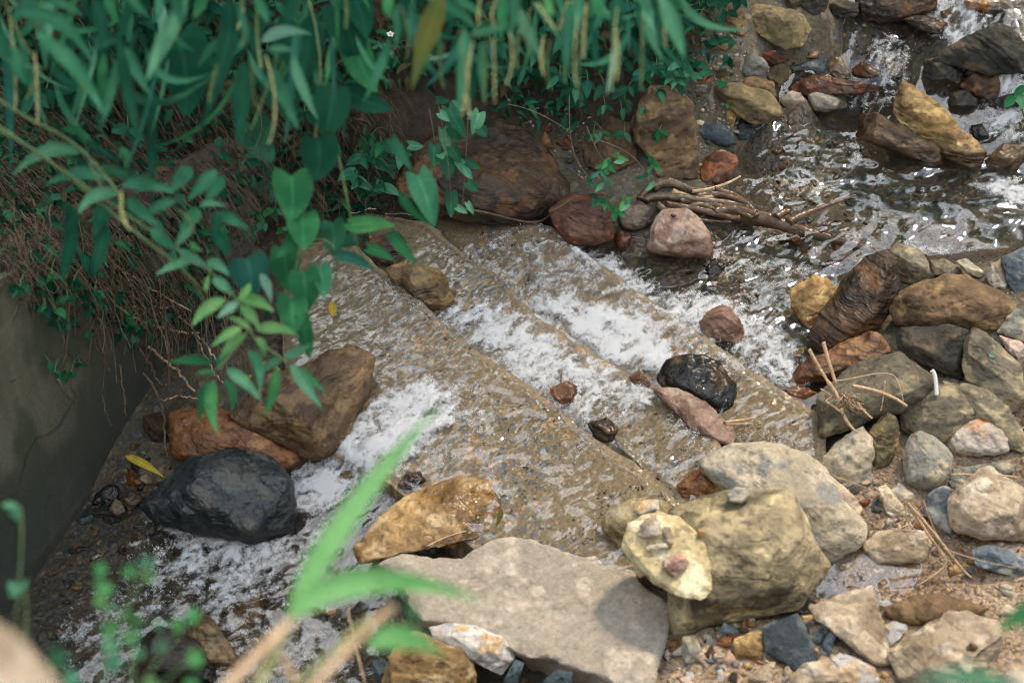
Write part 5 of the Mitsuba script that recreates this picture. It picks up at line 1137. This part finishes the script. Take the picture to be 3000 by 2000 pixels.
for s, w, w2, m in (('1498,432 1540,418 1580,432 1640,436', 24, 14, 0), ('1510,470 1560,486 1600,470 1650,492', 20, 12, 0), ('1600,452 1660,448 1720,470', 18, 12, 4), ('1640,490 1690,480 1740,497', 26, 16, 4), ('1545,440 1600,455 1640,448', 16, 10, 1), ('1482,462 1520,450 1590,456 1670,466 1720,476', 20, 14, 0), ('1530,470 1600,480 1660,495 1700,500', 18, 12, 4), ('1640,438 1690,452 1735,490', 22, 16, 4), ('1560,462 1640,470 1730,500', 16, 10, 4), ('1470,458 1490,432 1512,424', 18, 14, 4), ('1590,440 1650,428 1700,405', 10, 5, 1), ('1545,495 1610,505 1680,510', 8, 6, 0)):
    log_part(dw, 'D', s, w, w2, m=m, lift=.03)
lg = thing('sunken_log', 'wet brown log half sunk across the stream below the pool', 'log')
log_part(lg, 'D', '1660,484 1743,500 1793,514 1860,534 1943,557 2015,578', 44, 16, name='trunk', lift=-.012); log_part(lg, 'D', '1812,512 1843,494 1886,477 1965,448', 24, 6, lift=.02); log_part(lg, 'D', '1782,500 1800,488 1815,486', 22, 12, lift=.03)
cs = thing('dry_corn_stalk', 'bunch of dry tan stalks with a ragged root ball on the mossy block', 'dry stalk'); tc = ft(*pts('MR', '1110,1160')[0]) - .05
for s, w in (('870,835 940,960 1010,1075', 26), ('968,785 1010,930 1055,1070', 28), ('1000,1060 1050,1130 1070,1180', 30), ('1090,1240 1130,1330 1190,1400', 26), ('985,1195 1040,1230 1090,1270', 18), ('1170,1090 1380,1140 1545,1228', 26), ('1050,1050 1200,1030 1390,1000 1480,1050 1520,1190', 8), ('1395,1050 1385,1150 1365,1260', 9), ('1200,1200 1250,1260 1305,1312', 18), ('950,1110 990,1130 1030,1165', 10), ('985,1195 1005,1175 1030,1165', 9)):
    log_part(cs, 'MR', s, w, w * .75, 'twig_wood', 1, 'stalk', t=tc, n=14, noisy=.1)
c0_ = P3(*pts('MR', '1110,1165')[0], tc)
for i in range(46):
    d = PR.normal(0, 1, 3) * [.8, .4, .6] + [.35, -.3, -.5]; d = d / np.linalg.norm(d) * PR.uniform(.02, .07); a = c0_ + PR.normal(0, .012, 3)
    V, F, U = tube(spline([a, a + d * .6 + PR.normal(0, .006, 3), a + d], 6), PR.uniform(.0008, .002), int(PR.choice([1, 1, 0])), 4); part(cs, 'rootlet', (V, F), 'twig_wood', True, U)
pp = thing('white_pipe', 'short white bent plastic pipe standing up behind the veined stone', 'pipe'); tp_ = ft(*pts('MR', '1745,1090')[0]) - .03
Q = spline([P3(*q, tp_) for q in pts('MR', '1750,1150 1745,1075 1738,1020 1720,985')], 16); V, F, U = tube(Q, 14 / 3 * pxs(tp_), 0, 12); part(pp, 'tube', (V, F), 'white_plastic', 40)
e_ = Q[-1]; V, F, U = tube([Q[-1], Q[-1] + (Q[-1] - Q[-2]) * .6], [15.5 / 3 * pxs(tp_)] * 2, 0, 12); part(pp, 'rim', (V, F), 'white_plastic', 40)
st_ = thing('dry_straw', 'bundle of dry tan straw blades lying over the mud beside the puddle', 'straw')
for s, w in (('1548,330 1690,540 1820,735', 26), ('1560,345 1750,560 1890,740 1992,842', 24), ('1590,380 1700,560 1800,680 1880,800', 14), ('1548,350 1560,470 1690,560', 14), ('1820,730 1765,800 1620,895', 15), ('1390,540 1470,510 1560,478', 16), ('1660,310 1750,540 1850,650', 7), ('1800,640 2000,710 2290,775', 7), ('1040,145 1200,200 1440,300', 7), ('1850,135 1930,130 2010,137', 18), ('2180,140 2240,143 2305,152', 16), ('1290,460 1360,500 1390,550', 6), ('1580,330 1720,520 1800,640', 12), ('1600,590 1680,570 1740,540', 5)):
    P = pts('BR', s); tm_ = min(ft(*q) for q in P) - .015
    log_part(st_, 'BR', s, w, w * .6, 'twig_wood', 1, 'blade', n=14, noisy=.15, t=tm_)
s2 = thing('reed_piece', 'two golden reed pieces lying on the spillway beside the long pinkish slab', 'reed')
log_part(s2, 'MR', '288,1338 390,1325 505,1308', 20, 15, 'twig_wood', 1, 'stick', n=8); log_part(s2, 'MR', '298,1352 390,1350 485,1347', 11, 9, 'twig_wood', 1, 'stick', n=8)
s3 = thing('brown_reed', 'thin brown reed standing in the water left of the big flat slab', 'stem'); log_part(s3, 'BC', '42,1050 90,1280 160,1560', 14, 18, 'twig_wood', 1, 'stalk', t=3.3, n=10, noisy=.1)
s4 = thing('dry_twig', 'dry twigs caught between the ochre boulder and the big flat slab', 'twigs')
for s, w in (('600,625 720,565 860,522', 14), ('680,600 780,545 900,515', 10), ('860,522 950,530 1060,540', 8), ('640,570 600,545 560,560', 10)): log_part(s4, 'BC', s, w, w * .6, 'twig_wood', 0 if w < 12 else 1, 'twig', n=9, noisy=.2)
s5 = thing('fallen_branch', 'thin dark branch lying under the huge brown boulder', 'branch')
log_part(s5, 'TC', '820,1440 1100,1490 1310,1530 1450,1460', 22, 14, 'wet_wood', 4, lift=.01); log_part(s5, 'TC', '1440,1465 1560,1390 1700,1300', 14, 8, 'wet_wood', 0, lift=.01)
def fallen(label, reg, s, w, pal, shape='oval'):
    k = thing('fallen_leaf', label, 'leaf'); P = pts(reg, s); t = min(ft(*q) for q in P) - .012; a, m, b = P
    add_leaf(k, a, m, b, w / 3, pal, t, t, shape, roll=.2, name='blade')
fallen('long yellow green fallen leaf at the foot of the wall', 'BL', '862,5 990,60 1135,155', 62, 'yellow', 'lance')
fallen('small yellow fallen leaf on the wet slab beside the heart leaved vine', 'ML', '2280,505 2290,560 2290,615', 58, 'yellow')
fallen('yellow fallen leaf behind the tall olive and orange boulder', 'ML', '1780,985 1800,950 1840,915', 40, 'yellow'); fallen('second yellow leaf half hidden behind the sprig', 'ML', '1680,1055 1710,1030 1740,1015', 34, 'yellow')
fallen('orange curled leaf at the tip of the ochre boulder', 'BC', '1100,362 1090,430 1062,505', 42, 'autumn', 'lance')
fallen('small green leaf lying on the sunken log', 'D', '1757,503 1768,506 1784,503', 30, 'lime')
fallen('pale dead leaf on the rough olive grey boulder', 'MR', '2110,870 2130,880 2155,888', 30, 'pale')

# ------------------------------------------------------------------ pebbles one by one, and the gravel
VAR = []
for s in range(9):
    r = np.random.default_rng(40 + s); m = trimesh.convex.convex_hull(r.normal(0, 1, (16, 3)) / 1.7); m = trimesh.Trimesh(*trimesh.remesh.subdivide(m.vertices, m.faces)); 
    if s % 2: trimesh.smoothing.filter_laplacian(m, iterations=1)
    v_ = np.array(m.vertices) - m.centroid; v_ = v_ / np.abs(v_).max() * np.array([1, .75, .5]); VAR.append((v_, np.array(m.faces)))
ROWP = [rock_row(p_, 900 + i, [.1, .3, 1], 30) for i, p_ in enumerate(['tan', 'tan', 'pale', 'grey', 'grey', 'blue', 'slate', 'brown', 'rust', 'gold', 'white', 'pink', 'reddish', 'purple', 'olive', 'dark', 'ochre'])]
PW = ['tan', 'tan', 'cream', 'grey', 'light grey', 'blue grey', 'slate', 'brown', 'rust', 'golden', 'white', 'pinkish', 'reddish', 'purple brown', 'olive', 'dark', 'ochre']
WETP = [7, 8, 15, 14, 12, 13, 6, 3, 16, 0]
def pebble(u, v, size, wet=0, rows=None, dark=0):
    """size: half length in picture points -> mesh and uv on the ground there"""
    p = hit(u, v); t = fdist(p); L = size * pxs(t); vv, ff = VAR[PR.integers(9)]; a = PR.uniform(0, 6.28); ta = PR.normal(0, .3)
    R = np.array([[math.cos(a), -math.sin(a), 0], [math.sin(a), math.cos(a), 0], [0, 0, 1]]) @ np.array([[1, 0, 0], [0, math.cos(ta), -math.sin(ta)], [0, math.sin(ta), math.cos(ta)]])
    V = (vv * L * PR.uniform(.8, 1.15, 3)) @ R.T + p + [0, 0, L * .18]
    wz = float(water_z(p[0], p[1])); w = max(wet, min(1, max(0, 1.2 - (p[2] - wz) / .05)))
    pebble.row = int(PR.choice(rows if rows is not None else len(ROWP)))
    return V, ff, np.c_[np.full(len(V), ROWP[pebble.row] + .5), np.full(len(V), w)]
AREAS = [
 ('angular stone in the packed rubble along the bottom edge at the right', 'rubble stones along the bottom edge', '1540,1480 1700,1440 1880,1420 2000,1460 2060,1568 1560,1568', 42, (17, 42), 0, None),
 ('stone on the mud before the large tan boulder', 'rubble stones right of the spillway', '1890,1100 2060,1110 2140,1160 2200,1280 2352,1300 2352,1380 2180,1330 2020,1260', 26, (11, 30), 0, None),
 # label, group, polygon, how many, size range, wet, palette
 ('pebble lying in the gravel below the huge striped boulder', 'pebbles in the gravel at the lower right', '1535,1465 1640,1440 1740,1405 1840,1400 1880,1350 1920,1440 1900,1480 1880,1568 1510,1568 1520,1500', 110, (8, 26), 0, None),
 ('pebble lying on the mud between the stones of the right bank', 'pebbles on the mud right of the spillway', '1880,1090 2000,1050 2090,1120 2150,1150 2130,1230 2010,1190 1940,1180', 44, (7, 20), 0, None),
 ('pebble on the coarse sand at the right edge near the corner', 'pebbles on the sand beside the puddle', '2060,1380 2200,1310 2352,1340 2352,1430 2240,1420 2120,1390', 34, (4, 9), 0, None),
 ('pebble between the boulders of the left bank above the pool', 'pebbles on the left bank by the pool', '1600,180 1680,100 1770,110 1850,170 1790,210 1700,290 1680,400 1620,420 1600,300', 70, (6, 18), 0, None),
 ('stone lying on the shaded slope under the shrub', 'stones on the shaded slope', '1180,240 1330,255 1440,330 1340,400 1290,350', 26, (8, 18), 0, [7, 12, 3, 14, 15]),
 ('wet stone at the foot of the retaining wall', 'stones along the wall foot', '330,960 390,1060 330,1140 230,1200 110,1330 90,1330 200,1160 290,1050', 30, (8, 22), .6, WETP),
]
for lab, grp, poly, n, (lo, hi), wet, rows in AREAS:
    pg = Polygon(pts('D', poly)); b = pg.bounds; c = 0
    while c < n:
        u, v = PR.uniform(b[0], b[2]), PR.uniform(b[1], b[3])
        if not pg.contains(Point(u, v)): continue
        c += 1; sz = lo + (hi - lo) * PR.uniform() ** 1.7; V, F, U = pebble(u, v, sz, wet, rows); k = numbered('pebble')
        tag(k, f"{['small', 'middling', 'larger'][int(2.99 * (sz - lo) / (hi - lo))]} {PW[pebble.row]} {lab}", 'pebble', grp); put(k, (V, F), 'rock_stone', 40 if 0 else True, U)
def gravel(name, label, polys, wet=0, rows=None, on_slab=False):
    ms = []
    for poly, n, lo, hi in polys:
        pg = Polygon(pts('D', poly)); b = pg.bounds; c = 0; tries = 0
        while c < n and tries < n * 20:
            tries += 1; u, v = PR.uniform(b[0], b[2]), PR.uniform(b[1], b[3])
            if not pg.contains(Point(u, v)): continue
            if on_slab and meshkit.fbm(np.array([[u / 55, v / 38, 0.]]), 3, 5)[0] < .5: continue
            c += 1; ms.append(pebble(u, v, lo + (hi - lo) * PR.uniform() ** 2.5, wet, rows))
    V, F, U = join(ms); put(name, (V, F), 'rock_stone', True, U); tag(name, label, 'gravel', kind='stuff')
gravel('gravel', 'loose gravel and chips between the stones of both banks', [('1520,1440 1900,1350 2352,1290 2352,1568 1500,1568', 1300, 2.5, 8), ('1880,1090 2090,1020 2200,1000 2352,950 2352,1300 2100,1290 1960,1190', 520, 2, 8), ('1580,120 1690,40 1850,170 1800,280 1690,300 1680,410 1600,420', 620, 2, 9), ('2050,600 2352,580 2352,760 2200,720', 120, 3, 9), ('1150,230 1340,250 1460,400 1330,410', 260, 3, 9), ('890,1400 1000,1568 860,1568', 60, 4, 14)])
gravel('stream_gravel', 'brown stones and gravel on the bed under the water', [('100,1340 330,1060 420,1080 360,1190 560,1300 800,1300 860,1568 60,1568', 520, 4, 20), ('1680,330 1900,290 2300,560 2000,570 1700,600 1450,600 1600,700 1850,900 1900,640', 520, 4, 16), ('1850,60 2250,20 2300,260 2000,240 1850,160', 200, 3, 12)], .9, WETP)
gravel('set_aggregate', 'blue grey and brown aggregate standing out of the wet concrete slabs', [('880,640 1010,730 1540,1140 1400,1280 1150,1200 900,1020 760,760', 420, 2.5, 7), ('1000,540 1270,520 1880,1000 1880,1040 1700,1060 1560,1140 1250,900 1000,700', 620, 2.5, 8), ('1400,1090 1540,1140 1560,1180 1390,1270 1250,1220', 330, 3, 8)], .8, [5, 6, 6, 6, 3, 7, 8, 0, 15], True)
# ------------------------------------------------------------------ trees beyond the frame: they shade the bank and stand in the water's reflections
def tree(label, base, height, centre, radii, n, size, lean=None):
    k = thing('tree', label, 'tree'); r = np.random.default_rng(int(abs(base[0] * 100) + height * 10)); c = np.array(centre, float)
    z0 = float(terrain(np.array([base[0]]), np.array([base[1]]))[0]); b = np.array([*base, z0 - .2])
    top = c + [0, 0, radii[2] * .3]; pth = spline([b, (b + top) / 2 + r.normal(0, .15, 3), top], 14)
    ms = [tube(pth, np.linspace(.16, .05, 14), 0, 8)]
    for i in range(9):
        s = pth[5 + i % 8]; e = c + r.normal(0, .5, 3) * radii; ms.append(tube(spline([s, (s + e) / 2 + [0, 0, .2], e], 8), np.linspace(.05, .012, 8), 0, 5))
    V, F, U = join(ms); part(k, 'trunk', (V, F), 'twig_wood', True, U)
    cl = r.normal(0, 1, (max(8, n // 90), 3)); cl /= np.linalg.norm(cl, axis=1, keepdims=True); cl = cl * r.uniform(.3, 1, (len(cl), 1)) ** .5 * radii + c
    P = cl[r.integers(len(cl), size=n)] + r.normal(0, 1, (n, 3)) * np.array(radii) * .2
    a = r.normal(0, 1, (n, 3)); a /= np.linalg.norm(a, axis=1, keepdims=True); bb = np.cross(a, r.normal(0, 1, (n, 3))); bb /= np.linalg.norm(bb, axis=1, keepdims=True)
    s = size * r.uniform(.6, 1.3, (n, 1)); V = np.stack([P - a * s, P + bb * s * .45, P + a * s, P - bb * s * .45], 1).reshape(-1, 3)
    i = np.arange(n)[:, None] * 4; F = np.vstack([i + [0, 1, 2], i + [0, 2, 3]]); pal = r.choice([LK.index('deep'), LK.index('shrub'), LK.index('teal')], n)
    U = np.c_[np.repeat(pal + .5, 4), np.tile([0, .5, 1, .5], n)]
    part(k, 'crown', (V, F), 'leaf_green', False, U)
SH = SUN / SUN[2]
def over(u, v, h):   # the point at height h whose shade falls where the picture point (u, v) is
    p = hit(u, v); return p + SH * (h - p[2])
for lab, (u, v), h, rad, n, base in (('tree leaning out over the left bank', (200, 260), 3.6, (1.4, 1.3, .7), 9000, (-1.8, 7.2)), ('second tree leaning out over the bank beside the wall', (640, 160), 3.8, (1.1, 1.0, .6), 8000, (-.6, 8.4)),
        ('tree above the retaining wall', (-20, 900), 4.2, (.85, 1.1, .6), 5500, (-2.6, 5.4)), ('tree above the shrub bank', (1150, 140), 3.6, (.9, .75, .6), 6500, (.6, 9.2)),
        ('tree that shades the corner of the pool', (170, 1330), 4.4, (.65, .8, .5), 3600, (-2.4, 6.6))):
    tree(lab, base, h, over(u, v, h), rad, n, .075)
for wh, x, y, h in (('to the right', 4.6, 12.5, 6.0), ('farther right', 6.5, 10.5, 7), ('on the right slope', 7.5, 8, 6), ('small and far back', -1.5, 16, 4.0)):
    tree(f'far tree up the valley {wh}', (x, y), h, (x, y, h * .62 + 1), (1.9, 1.7, 2.2), 6000, .13)
